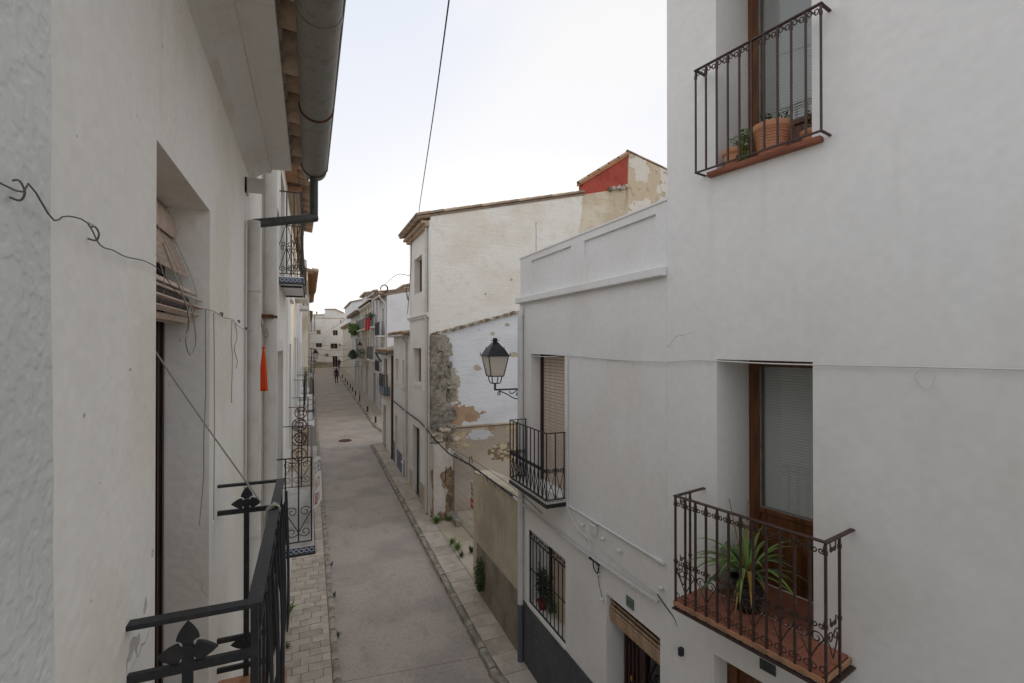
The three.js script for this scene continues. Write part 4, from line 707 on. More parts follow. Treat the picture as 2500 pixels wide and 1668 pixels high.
{ // conduit, junction box and porcelain knobs on the wall
  const c = at43(thing('wall_conduit', 'white conduit pipe along the right wall below the shutter', 'conduit'));
  P('pipe', [rod([x43(6.0), 3.23, 0.016], [x43(3.98), 3.245, 0.016], 0.014, 8), rod([x43(6.0), 5.3, 0.012], [x43(6.0), 3.23, 0.012], 0.01, 8)], M.whitePipe, c);
  P('junction_box', rb(x43(5.38), x43(5.24), 3.08, 3.2, 0.001, 0.05, 0.008), M.whitePipe, c); P('coupling', rod([x43(5.42), 3.232, 0.016], [x43(5.2), 3.232, 0.016], 0.02, 8), M.whitePipe, c); P('coupling', rod([x43(4.1), 3.243, 0.016], [x43(4.0), 3.243, 0.016], 0.022, 8), M.whitePipe, c);
  const kn = uvm(new THREE.LatheGeometry([[0.001, 0], [0.022, 0], [0.026, 0.012], [0.016, 0.022], [0.026, 0.034], [0.02, 0.05], [0.001, 0.054]].map((p) => new THREE.Vector2(...p)), 14).rotateX(Math.PI / 2));
  for (const [Z, y] of [[5.58, 3.1], [4.75, 3.08], [4.03, 2.98], [5.1, 3.09], [5.22, 2.6], [5.12, 2.33]]) { const k = at43(new THREE.Mesh(kn, M.porcelain)); k.name = numbered('porcelain_insulator'); k.castShadow = k.receiveShadow = true; k.translateX(x43(Z)); k.translateY(y); k.userData = { label: ({ 5.58: 'leftmost white porcelain knob under the wall conduit', 4.75: 'white porcelain knob in the middle under the wall conduit', 4.03: 'white porcelain knob nearest the terracotta balcony', 5.1: 'small white porcelain knob just right of the junction box', 5.22: 'white porcelain knob below the cable joint', 5.12: 'white porcelain knob at the corner of the street doorway' })[Z], category: 'insulator', group: 'porcelain knobs on the white house' }; scene.add(k); }
}
const RX = 3.34;
single('white_twisted_cable', (() => { const o = []; for (let k = 0; k < 3; k++) { const p = []; for (let i = 0; i <= 90; i++) { const t = i / 90, Z = 7.9 - 3.85 * t, a = t * 60 + k * 2.094; p.push([RX + 0.011 * Math.cos(a), 2.80 - 0.05 * Math.sin(t * Math.PI) + 0.03 * t + 0.011 * Math.sin(a), -Z]); } o.push(tube(p, 0.009, 200, 5)); } o.push(tube([[RX, 2.79, -5.32], [RX + 0.01, 2.95, -5.4], [RX, 3.02, -5.7], [RX + 0.01, 3.22, -6.0]], 0.009)); return o; })(), M.cableWhite, 'white twisted cable sagging along the right wall above the window', 'cable');
single('cable_joint', [...[0, 1, 2, 3].map((i) => rod([RX - 0.02, 2.755 + 0.006 * i, -5.36 + 0.01 * i], [RX - 0.022, 2.765 - 0.004 * i, -5.12], 0.012, 6)), tube([[RX, 2.75, -5.3], [RX, 2.66, -5.28], [RX, 2.62, -5.2], [RX + 0.01, 2.7, -5.18]], 0.008)], M.cableBlack, 'black taped joint in the white twisted cable', 'cable joint');
single('drop_wire', tube([[3.36, 2.75, -5.22], [3.365, 2.5, -5.2], [3.365, 2.33, -5.12]], 0.004), M.wire, 'thin wire dropping from the cable joint to the street doorway', 'wire');
single('drop_wire', tube([[3.36, 2.99, -5.6], [3.36, 2.92, -4.7], [3.37, 2.88, -4.1]], 0.005), M.cableWhite, 'thin white wire just above the white twisted cable', 'wire');
single('drop_wire', tube([[3.37, 2.88, -4.1], [3.37, 2.82, -3.98], [3.40, 2.72, -3.86], [3.42, 2.55, -3.8], [3.42, 2.5, -3.78]], 0.006), M.cableBlack, 'short black wire hanging beside the terracotta balcony', 'wire');
single('wire_clamp', rb(-0.03, 0.03, -0.05, 0.03, -0.02, 0.02, 0.01).translate(3.40, 2.47, -3.78), M.cableBlack, 'small black clamp at the end of the dropping wire', 'clamp');
single('thin_wall_cable', [tube([[3.36, 5.30, -7.2], [3.36, 5.31, -6.6], [3.36, 5.34, -5.9], [3.365, 5.315, -4.9], [3.352, 5.32, -4], [3.432, 5.345, -3.55], [3.575, 5.337, -2.8], [3.812, 5.35, -1.6], [4.185, 5.36, 0.3]], 0.006, 90, 5), ...[[5.0], [4.5], [5.6]].map(([Z]) => tube([[3.36, 5.31, -Z], [3.365, 5.27, -Z - 0.01], [3.36, 5.2, -Z + 0.01]], 0.003)), tube([[3.75, 5.35, -1.9], [3.75, 5.28, -1.95], [3.76, 5.2, -1.88], [3.765, 5.3, -1.84]], 0.003)], M.cableWhite, 'thin pale cable strung level across both white right houses', 'cable');

// ---------------------------------------------------------------- street lantern
function lantern(name, label, X, Y, Z, s, dir, armLen, big) {
  const l = thing(name, label, 'street lamp', 'wall lanterns'); l.position.set(X, Y, -Z); l.scale.setScalar(s);
  const I = M.iron, fr = (w0, w1, y0, y1) => new THREE.CylinderGeometry(w1 / Math.SQRT2, w0 / Math.SQRT2, y1 - y0, 4, 1).rotateY(Math.PI / 4).translate(0, (y0 + y1) / 2, 0).toNonIndexed();
  const flatN = (g) => { g.computeVertexNormals(); return g; };
  P('roof', [flatN(fr(0.375, 0.25, 0.585, 0.70)), flatN(fr(0.245, 0.075, 0.70, 0.81)), new THREE.CylinderGeometry(0.04, 0.04, 0.06, 12).translate(0, 0.83, 0), new THREE.CylinderGeometry(0.075, 0.075, 0.012, 14).translate(0, 0.84, 0), new THREE.CylinderGeometry(0.035, 0.04, 0.035, 12).translate(0, 0.862, 0), bx(-0.195, 0.195, 0.57, 0.586, -0.195, 0.195)], I, l);
  const c = (k, w) => [[-w, w], [w, w], [w, -w], [-w, -w]][k];
  for (let k = 0; k < 4; k++) { const [ax, az] = c(k, 0.175), [bx2, bz] = c(k, 0.112), [cx, cz] = c((k + 1) % 4, 0.175), [dx, dz] = c((k + 1) % 4, 0.112);
    P('frame_bar', bar([bx2, 0.235, bz], [ax, 0.57, az], 0.014), I, l); P('frame_bar', bar([bx2, 0.235, bz], [dx, 0.235, dz], 0.014), I, l);
    if (big) P('finial', [rod([ax * 1.12, 0.585, az * 1.12], [ax * 1.12, 0.63, az * 1.12], 0.007, 6), rod([ax * 0.68, 0.7, az * 0.68], [ax * 0.68, 0.735, az * 0.68], 0.006, 6)], I, l);
    const q = new THREE.BufferGeometry(), e = 0.94; q.setAttribute('position', new THREE.Float32BufferAttribute([bx2 * e, 0.24, bz * e, dx * e, 0.24, dz * e, cx * e, 0.57, cz * e, ax * e, 0.57, az * e], 3)); q.setIndex([0, 1, 2, 0, 2, 3]); q.setAttribute('uv', new THREE.Float32BufferAttribute([0, 0, 1, 0, 1, 1, 0, 1], 2)); q.computeVertexNormals(); P('pane', q, M.lampGlass, l);
    P('cradle', tube([[bx2 * 0.8, 0.235, bz * 0.8], [bx2 * 0.68, 0.15, bz * 0.68], [bx2 * 0.5, 0.115, bz * 0.5], [0, 0.11, 0]], 0.009, 16, 6), I, l); }
  P('post', bx(-0.014, 0.014, -0.01, 0.12, -0.014, 0.014), I, l);
  const A = armLen / s, f = dir; P('arm', bx(f > 0 ? 0.0141 : -A, f > 0 ? A : -0.0141, -0.012, 0.014, -0.012, 0.012), I, l);
  P('scroll', [tube([[f * 0.08, -0.06, 0], [f * 0.05, -0.05, 0], [f * 0.05, -0.08, 0], [f * 0.085, -0.09, 0], [f * 0.095, -0.055, 0], [f * 0.06, -0.02, 0]], 0.008, 26, 5), tube([[f * 0.08, -0.02, 0], [f * A * 0.45, -0.08, 0], [f * A * 0.75, -0.16, 0], [f * A, -0.17, 0]], 0.01, 24, 6), tube([[f * A * 0.55, -0.03, 0], [f * A * 0.6, -0.075, 0], [f * A * 0.72, -0.06, 0], [f * A * 0.85, -0.02, 0], [f * A * 0.98, -0.05, 0], [f * A * 0.94, -0.11, 0], [f * A * 0.82, -0.1, 0], [f * A * 0.86, -0.06, 0]], 0.009, 40, 5)], I, l);
  return l;
}
lantern('street_lantern', 'large black four-sided lantern on a scrolled bracket by the white house corner', 2.905, 4.725, 7.675, 1, 1, 0.48, true);
lantern('street_lantern', 'far black lantern on the left side of the street', 0.42, 4.25, 37, 1.05, -1, 0.5, false);
lantern('street_lantern', 'far black lantern on the beige right house', 4.2, 4.75, 45.5, 1.15, 1, 0.62, false);
console.log('house 43 ready');

// ---------------------------------------------------------------- the empty plot: low wall, floor, fence, ruined wall
{
  const w = frameR(thing('plot_wall', 'low beige plaster wall with brown base beside the empty plot', 'wall'), 3.38, 10.3), x = (Z) => 10.3 - Z;
  const top = [[x(10.3), -0.4], [x(7.74), -0.4], [x(7.74), 2.83], [x(8.6), 2.80], [x(9.2), 2.77], [x(9.9), 2.7], [x(10.3), 2.66]];
  P('wall', poly(top, 0.4), M.beige, w); P('plinth', poly([[x(10.02), -0.4], [x(7.745), -0.4], [x(7.745), 1.18], [x(10.02), 1.18]], 0.012, 0.013), M.plinthBrown, w);
}
struct('plot_floor', slopeSheet([[3.425, 10.2], [7.5, 10.2], [7.5, 14.6], [3.425, 14.6]], 0.13), M.beige);
// party wall of the tall house: cream above, white paint with peeling patches in the middle, bare plaster below
const patchEdge = (x, y, s) => (fbm(x * 3.2, y * 3.2, 4, 0, s) - 0.5) * 0.5 + (fbm(x * 14, y * 14, 3, 0, s + 5) - 0.5) * 0.14;
const inBlob = (x, y, cx, cy, rx, ry, s) => { const d = Math.hypot((x - cx) / rx, (y - cy) / ry) + patchEdge(x, y, s) * 1.5 + (fbm(x * 9, y * 9, 3, 0, s + 11) - 0.5) * 1.1; return d < 1 ? 1 : 0; };
const partyMat = surface((u, v) => {
  const X = 3.2 + u * 10, Y = v * 13, f = fbm(X * 34, Y * 34, 2, 0, 201), n = fbm(X * 0.9, Y * 1.3, 5, 0, 203), m = fbm(X * 5, Y * 5, 4, 0, 205), hs = fbm(X * 2, Y * 16, 3, 0, 207), g = (f - 0.5) * 12;
  const roofL = 5.74 + (X - 3.4) * 0.27 + 0.02;
  let c, h = 0.5 + (f - 0.5) * 0.3 + (hs - 0.5) * 0.4;
  if (Y > roofL) {                                                 // old limewash
    c = mix([242, 237, 227], [234, 226, 211], sm(0.35, 0.7, n)); c = mix(c, [208, 197, 178], sm(0.58, 0.75, m) * 0.2);
    const sx = 8.66 + (Y - 9.5) * 0.12 + patchEdge(X, Y, 211) * 0.25;
    if (X > sx) { c = mix([226, 213, 190], [206, 189, 160], sm(0.35, 0.65, fbm(X * 1.2, Y * 1.6, 4, 0, 213))); const st = fbm(X * 7, Y * 0.6, 3, 0, 215); c = mix(c, [150, 132, 104], sm(0.6, 0.78, st) * 0.6 * sm(10.2, 11, Y)); }
    if (X > 10.72) { const p = fbm(X * 1.6, Y * 1.8, 5, 0, 217); c = p > 0.5 ? [211, 193, 163] : [229, 221, 206]; c = mix(c, [170, 150, 118], sm(0.6, 0.75, m) * 0.6); h = p > 0.5 ? 0.3 : 0.65; }
    for (const [cx, cy, r] of [[4.3, 5.98, 0.04], [6.1, 7.6, 0.05], [5.2, 7.1, 0.03]]) if (inBlob(X, Y, cx, cy, r, r, 219)) { c = mix(c, [150, 138, 118], 0.55); h -= 0.2; }
    if (Math.abs(X - 7.0 - patchEdge(X, Y, 221) * 0.06) < 0.012 && Y > 8.2 && Y < 9.6) { c = mix(c, [120, 105, 84], 0.6); h = 0.2; }
  } else if (Y > 2.93) {                                           // painted white
    c = mix([232, 233, 234], [218, 219, 221], sm(0.4, 0.7, n)); h += 0.1;
    for (const [cx, cy, rx, ry] of [[4.25, 3.28, 0.62, 0.36], [4.65, 3.22, 0.5, 0.2], [4.12, 4.15, 0.24, 0.55], [4.92, 4.72, 0.16, 0.1], [3.98, 4.75, 0.12, 0.12], [6.2, 5.15, 0.16, 0.09], [5.45, 5.85, 0.08, 0.06], [5.95, 6.12, 0.09, 0.06], [5.0, 5.95, 0.03, 0.03]]) if (inBlob(X, Y, cx, cy, rx, ry, 223)) { c = mix([188, 158, 130], [170, 140, 114], sm(0.3, 0.7, m)); if (cy > 3.6) c = mix([198, 188, 168], [182, 168, 142], m); h = 0.2; }
  } else {                                                         // bare plaster and rubble
    c = mix([196, 183, 166], [178, 164, 146], sm(0.35, 0.7, n)); const p = fbm(X * 1.4, Y * 2.4, 5, 0, 227);
    if (Y > 2.2 && p > 0.46) { c = mix([202, 184, 152], [168, 147, 116], sm(0.35, 0.7, m)); h = 0.3 + (m - 0.5); }
    if (inBlob(X, Y, 5.0, 2.62, 0.42, 0.16, 229)) { c = [206, 205, 206]; h = 0.7; }
    if (inBlob(X, Y, 5.9, 1.95, 0.6, 0.3, 231)) { const q = fbm(X * 9, Y * 16, 3, 0, 233); c = mix([206, 190, 160], [130, 112, 88], sm(0.35, 0.65, q)); h = q; }
    if (Y > 2.86) c = mix(c, [86, 74, 60], 0.5);  // shadow line under the ledge, painted into the plaster colour
    if (vnoise(X * 11, Y * 8, 0, 235) > 0.975) c = [90, 76, 62];
  }
  return { c: [c[0] + g, c[1] + g, c[2] + g], h };
}, { W: 1280, H: 1664, sizeM: 10, sizeY: 13, off: [3.2, 0], rep: false, bump: 0.02 });
partyMat.side = THREE.DoubleSide;
const ZP = 14.62, hT = thing('tall_old_house', 'tall cream house with a bare party wall above the empty plot', 'house');
{
  const h = hT; h.position.set(0, 0, -ZP);
  P('party_wall', poly([[3.62, -0.3], [12.9, -0.3], [12.9, 12.0], [10.77, 12.5], [10.72, 11.21], [9.9, 11.0], [8.85, 10.74], [3.42, 9.44], [3.42, 5.8], [3.62, 5.8]], 0.3, 0), partyMat, h);
  P('wall', poly([[4, -0.3], [12.9, -0.3], [12.9, 11.9], [10.9, 12.3], [10.7, 11.0], [8.85, 10.6], [4, 9.3]], 2.5, -0.302), M.cream, h);
  // street front, in street coordinates relative to the party wall plane
  const F = facade(ZP - 17.75, -0.002, -0.3, 9.3, 0.3, [[ZP - 16.9, ZP - 15.66, 7.22, 8.43], [ZP - 16.97, ZP - 15.8, 4.18, 5.36], [ZP - 17.15, ZP - 15.95, 0.05, 2.68]]);
  const toF = (g) => g.rotateY(-Math.PI / 2).translate(3.38, 0, 0);  // local x = ZP - Z, outward -X
  P('wall', toF(F), M.white, h);
  for (const [a, b, y0, y1] of [[16.9, 15.66, 7.22, 8.43], [16.97, 15.8, 4.18, 5.36]]) {
    const A = ZP - a, B = ZP - b, w = P('window', toF(bx(A, B, y0, y1, -0.28, -0.26)), M.shade, h);
    P('frame', toF(merge([bx(B - 0.06, B, y0, y1, -0.259, -0.16), bx(A, A + 0.06, y0, y1, -0.259, -0.2), bx(A + 0.06, B - 0.06, y1 - 0.06, y1, -0.259, -0.2)])), M.woodOrange, w);
    if (y0 < 5) { const g = uvm(toF(rb(A + 0.06, B - 0.06, 0, 0.05, -0.256, -0.24, 0.006))); for (let y = y0; y < y1 - 0.1; y += 0.056) { const s = add('blind_slat', g, M.white2, w); s.position.y = y; }
      P('sill', toF(merge([bx(A - 0.06, B + 0.06, y0 - 0.12, y0 - 0.002, 0.001, 0.03), bx(A - 0.06, B + 0.06, y1 + 0.002, y1 + 0.04, 0.001, 0.03)])), M.white, w); }
  }
  const d = P('door', toF(bx(ZP - 17.15, ZP - 15.95, 0.05, 2.68, -0.22, -0.2)), M.greyDoor, h); P('frame', toF(merge([bx(ZP - 16.0, ZP - 15.95, 0.05, 2.68, -0.199, -0.02), bx(ZP - 17.15, ZP - 17.1, 0.05, 2.68, -0.199, -0.15)])), M.iron, d);
  P('string_course', toF(merge([rb(ZP - 17.8, 0.01, 6.4, 6.46, 0.001, 0.1, 0.01), bx(ZP - 17.8, 0.0, 6.34, 6.399, 0.001, 0.06)])), M.white, h);
  P('plinth', toF(bx(ZP - 15.93, -0.3, -0.2, 1.0, 0.001, 0.015)), M.beige, h); P('plinth', toF(bx(ZP - 17.74, ZP - 17.17, -0.2, 1.0, 0.001, 0.015)), M.beige, h);
  const pipe = P('downpipe', toF(rod([-0.18, 0.3, 0.05], [-0.18, 9.1, 0.05], 0.045, 12)), M.pvc, h);
  for (const y of [8.4, 7.4, 6.5, 4.6]) P('collar', toF(rod([-0.18, y, 0.05], [-0.18, y + 0.06, 0.05], 0.054, 12)), M.pvc, pipe);
  // roof rising away from the street, with eave and rake tiles
  const sl = Math.atan2(10.74 - 9.44, 8.85 - 3.42);
  const roof = P('roof', toF(prism([[0.36, 9.39], [-5.5, 10.79], [-5.5, 10.72], [0.36, 9.32]], ZP - 17.75, 0.02)), M.tile2, h);
  P('eave_course', toF(merge([bx(ZP - 17.75, 0.0, 9.12, 9.2, 0.001, 0.12), bx(ZP - 17.75, 0.0, 9.2, 9.28, 0.001, 0.24)])), M.tile3, roof);
  const cov = clayTile(0.42, 0.085), cha = clayTile(0.42, 0.085, true);
  for (let i = 0; i < 16; i++) for (const [g, o, dy] of [[cha, 0, 0.0], [cov, 0.1, 0.03]]) { const t = add('eave_tile', g, tileMats[(i * 2 + (o ? 1 : 0)) % 3], roof); t.rotation.order = 'YXZ'; t.rotation.y = Math.PI / 2; t.rotation.x = sl * -1; t.position.set(2.98, 9.36 + dy, -(0.02 + o + i * 0.197)); }
  const rake = clayTile(0.44, 0.09);
  for (let i = 0; i < 14; i++) { const t = add('rake_tile', rake, tileMats[i % 3], roof); t.rotation.order = 'YXZ'; t.rotation.y = Math.PI / 2; t.rotation.x = -sl - 0.03; t.position.set(3.0 + i * 0.42, 9.375 + 0.026 + i * 0.42 * Math.tan(sl), -0.04); }
  // red rendered roof room and its gable
  const red = P('roof_room', poly([[8.82, 10.7], [10.72, 11.1], [10.72, 12.42], [8.82, 11.16]], 0.25, -0.03), M.redPaint, h, 'red rendered wall of the roof room');
  P('roof_edge', poly([[8.74, 11.07], [10.78, 12.42], [10.78, 12.54], [8.74, 11.2]], 0.3, 0.02), M.brick, red);
  for (let i = 0; i < 8; i++) { const s = roughStone(rr(0.14, 0.24), rr(0.08, 0.14), 0.16, 0.03, i); const q = add('rubble_stone', s, i % 2 ? M.paving2 : M.stone2, red); q.position.set(9.95 + i * 0.1, 11.04 + i * 0.026 + rr(0, 0.04), -0.0); q.rotation.z = rr(-0.5, 0.5); }
  for (let i = 0; i < 6; i++) { const t = add('gable_tile', rake, tileMats[(i + 1) % 3], red); t.rotation.order = 'YXZ'; t.rotation.y = Math.PI / 2; t.rotation.x = 0.23; t.position.set(10.72 + i * 0.4, 12.55 - i * 0.095, -0.08); }
  for (let i = 0; i < 5; i++) { const t = add('gable_tile', rake, i % 2 ? M.brick : M.tile3, red); t.rotation.order = 'YXZ'; t.rotation.y = Math.PI / 2; t.rotation.x = -0.577; t.position.set(8.68 + i * 0.42, 11.12 + i * 0.278, -0.07); }
  // broken roof line of stones left on the party wall, and the ledge below the white paint
  for (let i = 0; i < 34; i++) { const X = 3.5 + i * 0.095, s = add('ledge_stone', roughStone(rr(0.09, 0.15), rr(0.05, 0.1), 0.16, 0.014, i), [M.stone2, M.tile2, M.beige][i % 3], h); s.position.set(X, 5.77 + (X - 3.4) * 0.27 + rr(-0.015, 0.015), 0.03); s.rotation.z = 0.26 + rr(-0.2, 0.2); }
  P('ledge', bx(3.62, 7.4, 2.9, 2.95, 0.001, 0.05), M.beige, h);
}
{ // rubble end of the vanished house wall: stones in mortar, and the plaster stub under it
  const r = thing('ruined_pillar', 'ruined stump of rubble and flaking plaster beside the tall house', 'ruin'); r.position.set(3.38, 0, -ZP);
  P('mortar', (() => { const g = new THREE.BoxGeometry(0.5, 2.85, 0.3, 6, 24, 4), p = g.attributes.position; for (let i = 0; i < p.count; i++) p.setXYZ(i, p.getX(i) + (p.getX(i) > 0.2 ? (fbm(p.getY(i) * 3, 1, 3, 0, 9) - 0.5) * 0.12 : 0), p.getY(i), p.getZ(i) + (p.getZ(i) > 0.1 ? rr(-0.02, 0.02) : 0)); g.computeVertexNormals(); return g.translate(0.27, 4.35, 0.05); })(), M.stone2, r);
  let k = 0;
  for (let y = 2.98; y < 5.7;) { const hh = rr(0.12, 0.24); let x = 0.02; while (x < 0.55) { const w = rr(0.14, 0.32); const s = add('stone', roughStone(w, hh * 0.95, 0.16, 0.03, k++), rnd() < 0.6 ? M.stone : M.stone2, r); s.position.set(x + w / 2, y + hh / 2, 0.125 + rr(-0.03, 0.02)); s.rotation.z = rr(-0.15, 0.15); s.rotation.y = rr(-0.15, 0.15); x += w; } y += hh; }
  for (let i = 0; i < 16; i++) { const s = add('stone', roughStone(rr(0.12, 0.26), rr(0.08, 0.16), 0.2, 0.03, i + 80), i % 2 ? M.stone2 : M.beige, r); s.position.set(rr(0.1, 0.85), rr(2.55, 2.98), rr(0.1, 0.45)); s.rotation.set(rr(-0.3, 0.3), rr(-0.6, 0.6), rr(-0.3, 0.3)); }
  const stubMat = surface((u, v) => { const x = u * 2, y = v * 3.2, p = fbm(x * 1.6, y * 1.4, 5, 0, 301), m = fbm(x * 9, y * 9, 4, 0, 303), f = fbm(x * 40, y * 40, 2, 0, 305); let c = p > 0.5 ? mix([214, 208, 200], [196, 186, 174], m) : mix([164, 140, 112], [120, 100, 78], sm(0.3, 0.7, m)); const g = (f - 0.5) * 16; return { c: [c[0] + g, c[1] + g, c[2] + g], h: (p > 0.5 ? 0.7 : 0.25) + (m - 0.5) * 0.4 }; }, { W: 512, H: 768, sizeM: 2, sizeY: 3.2, bump: 0.03 }); stubMat.side = THREE.DoubleSide;
  const stub = (w, hgt, dep, x, z, s) => { const g = new THREE.BoxGeometry(w, hgt, dep, 6, 16, 6), p = g.attributes.position; for (let i = 0; i < p.count; i++) { const n = (fbm(p.getX(i) * 4 + p.getZ(i) * 3 + s, p.getY(i) * 2.2, 3, 0, 311) - 0.5); const t = p.getY(i) > hgt / 2 - 0.01 ? n * 0.5 : 0; p.setXYZ(i, p.getX(i) + n * 0.06, p.getY(i) + t, p.getZ(i) + n * 0.08); } g.computeVertexNormals(); return g.translate(x, hgt / 2, z); };
  P('plaster_stub', stub(0.34, 2.55, 0.5, 0.18, 0.33, 1), stubMat, r); P('plaster_stub', stub(0.3, 2.3, 0.34, 0.53, 0.28, 5), stubMat, r);
  P('rubble_block', roughStone(0.3, 0.34, 0.34, 0.03, 3).translate(0.55, 0.3, 0.45), M.stone2, r);
}
{ // wire fence across the plot, with its concrete foot and the for-sale board
  const f = thing('mesh_fence', 'wire mesh fence panel closing the empty plot', 'fence'); f.position.set(4.02, g0(12.4) + 0.13, -14.1);
  P('post', [rod([0, 0, 0], [0, 2.0, 0], 0.022, 8), rod([0, 0, 3.6], [0, 2.0, 3.6], 0.022, 8), rod([0, 2.0, 0], [0, 2.0, 3.6], 0.018, 8), rod([0, 0.12, 0], [0, 0.12, 3.6], 0.014, 8)], M.zinc, f);
  const wires = []; for (let z = 0.06; z < 3.6; z += 0.075) wires.push(bar([0, 0.12, z], [0, 2, z], 0.005)); for (let y = 0.3; y < 2; y += 0.24) wires.push(bar([0.004, y, 0], [0.004, y, 3.6], 0.005)); P('mesh', wires, M.zinc, f);
  single('concrete_block', roughStone(0.2, 0.15, 0.6, 0.015, 4).translate(4.0, g0(14) + 0.2, -13.75), M.stone2, 'grey concrete foot of the mesh fence beside the ruin', 'block');
  const c = document.createElement('canvas'); c.width = 160; c.height = 300; const x = c.getContext('2d'); x.fillStyle = '#b9b2a6'; x.fillRect(0, 0, 160, 300); x.fillStyle = '#3a3936'; x.font = 'bold 44px sans-serif'; x.fillText('SE', 20, 56); x.fillText('VENDE', 6, 100); x.fillRect(20, 120, 110, 8); x.fillRect(20, 140, 90, 8); x.fillStyle = '#a82a2a'; x.fillRect(0, 190, 160, 110); x.fillStyle = '#e2c9c2'; x.font = 'bold 46px sans-serif'; x.fillText('615', 34, 262);
  const t = new THREE.CanvasTexture(c); t.colorSpace = THREE.SRGBColorSpace; const s = thing('sale_board', 'small white and red for-sale board on the mesh fence', 'sign'); s.position.set(3.99, 1.5, -12.2); s.rotation.y = -Math.PI / 2;
  P('board', bx(-0.19, 0.19, -0.36, 0.36, -0.01, 0), M.white2, s); const m = new THREE.Mesh(new THREE.PlaneGeometry(0.37, 0.71).translate(0, 0, 0.003), new THREE.MeshStandardMaterial({ map: t, roughness: 0.7 })); m.name = 'print'; m.castShadow = m.receiveShadow = true; s.add(m);
}
for (const [X, Z, n, len, y, label] of [[3.45, 13.95, 60, 0.16, 0.13, 'weeds growing at the foot of the ruined pillar'], [3.8, 14.0, 50, 0.14, 0.13, 'weeds by the rubble behind the ruined pillar'], [3.47, 12.35, 40, 0.13, 0.13, 'green weed clump in the crack by the empty plot'], [3.52, 12.0, 44, 0.15, 0.13, 'largest weed clump in the pavement crack by the plot'], [3.5, 11.6, 26, 0.1, 0.13, 'small weed clump nearest the low plot wall'], [3.8, 11.7, 30, 0.12, 0.14, 'weed clump on the empty plot floor'], [-0.36, 10.6, 36, 0.14, 0.12, 'green weed at the foot of the left wall'], [-0.37, 9.4, 20, 0.08, 0.12, 'tiny weeds along the left wall base'], [0.51, 11.1, 16, 0.07, 0.0, 'weeds in the gutter by the left kerb'], [0.51, 9.6, 16, 0.07, 0.0, 'weeds at the left kerb nearest the viewer'], [0.51, 12.6, 12, 0.06, 0.0, 'farther weeds at the left kerb']]) single('weed', tuft(n, len * 1.5, 0.03, 1).translate(X, g0(Z) + y, -Z), n > 35 ? M.leaf : M.leafDark, label, 'weed', 'weeds along the street');
single('wall_shrub', [bush(650, 0.09, 0.36, 0.2, 0.03).translate(3.30, 0.68, -9.62), tuft(30, 0.25, 0.02, 0.6).translate(3.32, 0.3, -9.62)], M.leafDark, 'narrow green shrub growing against the brown base of the low wall', 'shrub');
console.log('plot ready');

// ---------------------------------------------------------------- right row beyond the tall house
const hS = rowHouse({ side: 'R', X: 3.40, Z0: 17.78, Z1: 21.5, top: 5.82, mat: M.white, label: 'low white right house with two narrow windows and grey-blue base', open: [[20.93, 20.25, 3.9, 4.88, 'window', M.greyDoor, M.white], [19.35, 18.93, 3.85, 4.87, 'window', M.greyDoor, M.white], [21.1, 20.5, 0.2, 2.47, 'door', M.greyDoor, M.white], [19.24, 18.95, 0.9, 2.33, 'window', M.greyDoor, M.white]], out: 0.22, tiles: 0.2, depth: 6, rise: 1.4 });
for (const [a, b, y] of [[20.5, 19.4, 1.13], [18.98, 18.45, 0.98], [21.48, 21.12, 1.3]]) P('plinth', bx(hS.x(a), hS.x(b), -0.3, y, 0.001, 0.016), M.plinthBlue, hS.h);
P('gutter', [rod([hS.x(21.5), 5.83, 0.22], [hS.x(17.85), 5.83, 0.22], 0.05, 10), rod([hS.x(18.6), 5.83, 0.2], [hS.x(18.3), 5.55, 0.06], 0.035, 10), rod([hS.x(18.3), 5.56, 0.05], [hS.x(18.3), 0.3, 0.05], 0.045, 12)], M.pvc, hS.h);
P('step', rb(hS.x(18.9), hS.x(18.0), 0.2, 0.36, 0.001, 0.25), M.paving2, hS.h);
const hY = rowHouse({ side: 'R', X: 3.43, Z0: 21.55, Z1: 25.4, top: 5.1, mat: M.wallB, label: 'low ochre right house with a clay tiled roof', open: [[24.9, 24.0, 0.3, 2.5, 'door', M.iron], [24.8, 23.6, 3.1, 4.8, 'door', M.iron]], out: 0.28, tiles: 0.22, depth: 6, rise: 1.6 });
P('downpipe', [rod([hY.x(21.75), 5.0, 0.05], [hY.x(21.75), 0.2, 0.05], 0.05, 10)], M.rust, hY.h);
P('gutter', [rod([hY.x(25.6), 5.06, 0.3], [hY.x(21.6), 5.06, 0.3], 0.05, 10), rod([hY.x(25.5), 5.05, 0.3], [hY.x(25.3), 4.6, 0.05], 0.04, 10)], M.zincDark, hY.h);
{ const q = farBalcony(hY, 24.4, 22.6, 3.1, 4.1, 0.26, 9, { slabMat: M.beige }); P('blue_panel', bx(hY.x(22.62), hY.x(22.59), 3.12, 3.55, 0.02, 0.25), M.plinthBlue, q); P('blue_panel', bx(hY.x(24.4), hY.x(22.6), 3.14, 3.5, 0.27, 0.275), M.plinthBlue, q); }
const h4 = rowHouse({ side: 'R', X: 4.8, Z0: 33.2, Z1: 37, top: 8.75, mat: M.white2, label: 'white right house with big blank gable and black-panelled balconies', open: [[36, 35, 3.7, 5.6, 'door', M.shade], [35.4, 34.6, 6.1, 8.0, 'door', M.shade], [36.6, 35.9, 0.8, 2.8, 'door', M.blueDoor], [34.8, 34, 0.8, 2.8, 'door', M.blueDoor]], out: 0.5, tiles: 0.3, depth: 7, rise: 1.5 });
P('gable', poly([[0, 0], [7, 0], [7, 10.25], [0, 8.75]], 0.1, 0).rotateY(-Math.PI / 2).rotateY(Math.PI / 2).applyMatrix4(new THREE.Matrix4().set(0, 0, 1, 3.9, 0, 1, 0, 0, -1, 0, 0, 0, 0, 0, 0, 1)), M.white2, h4.h);
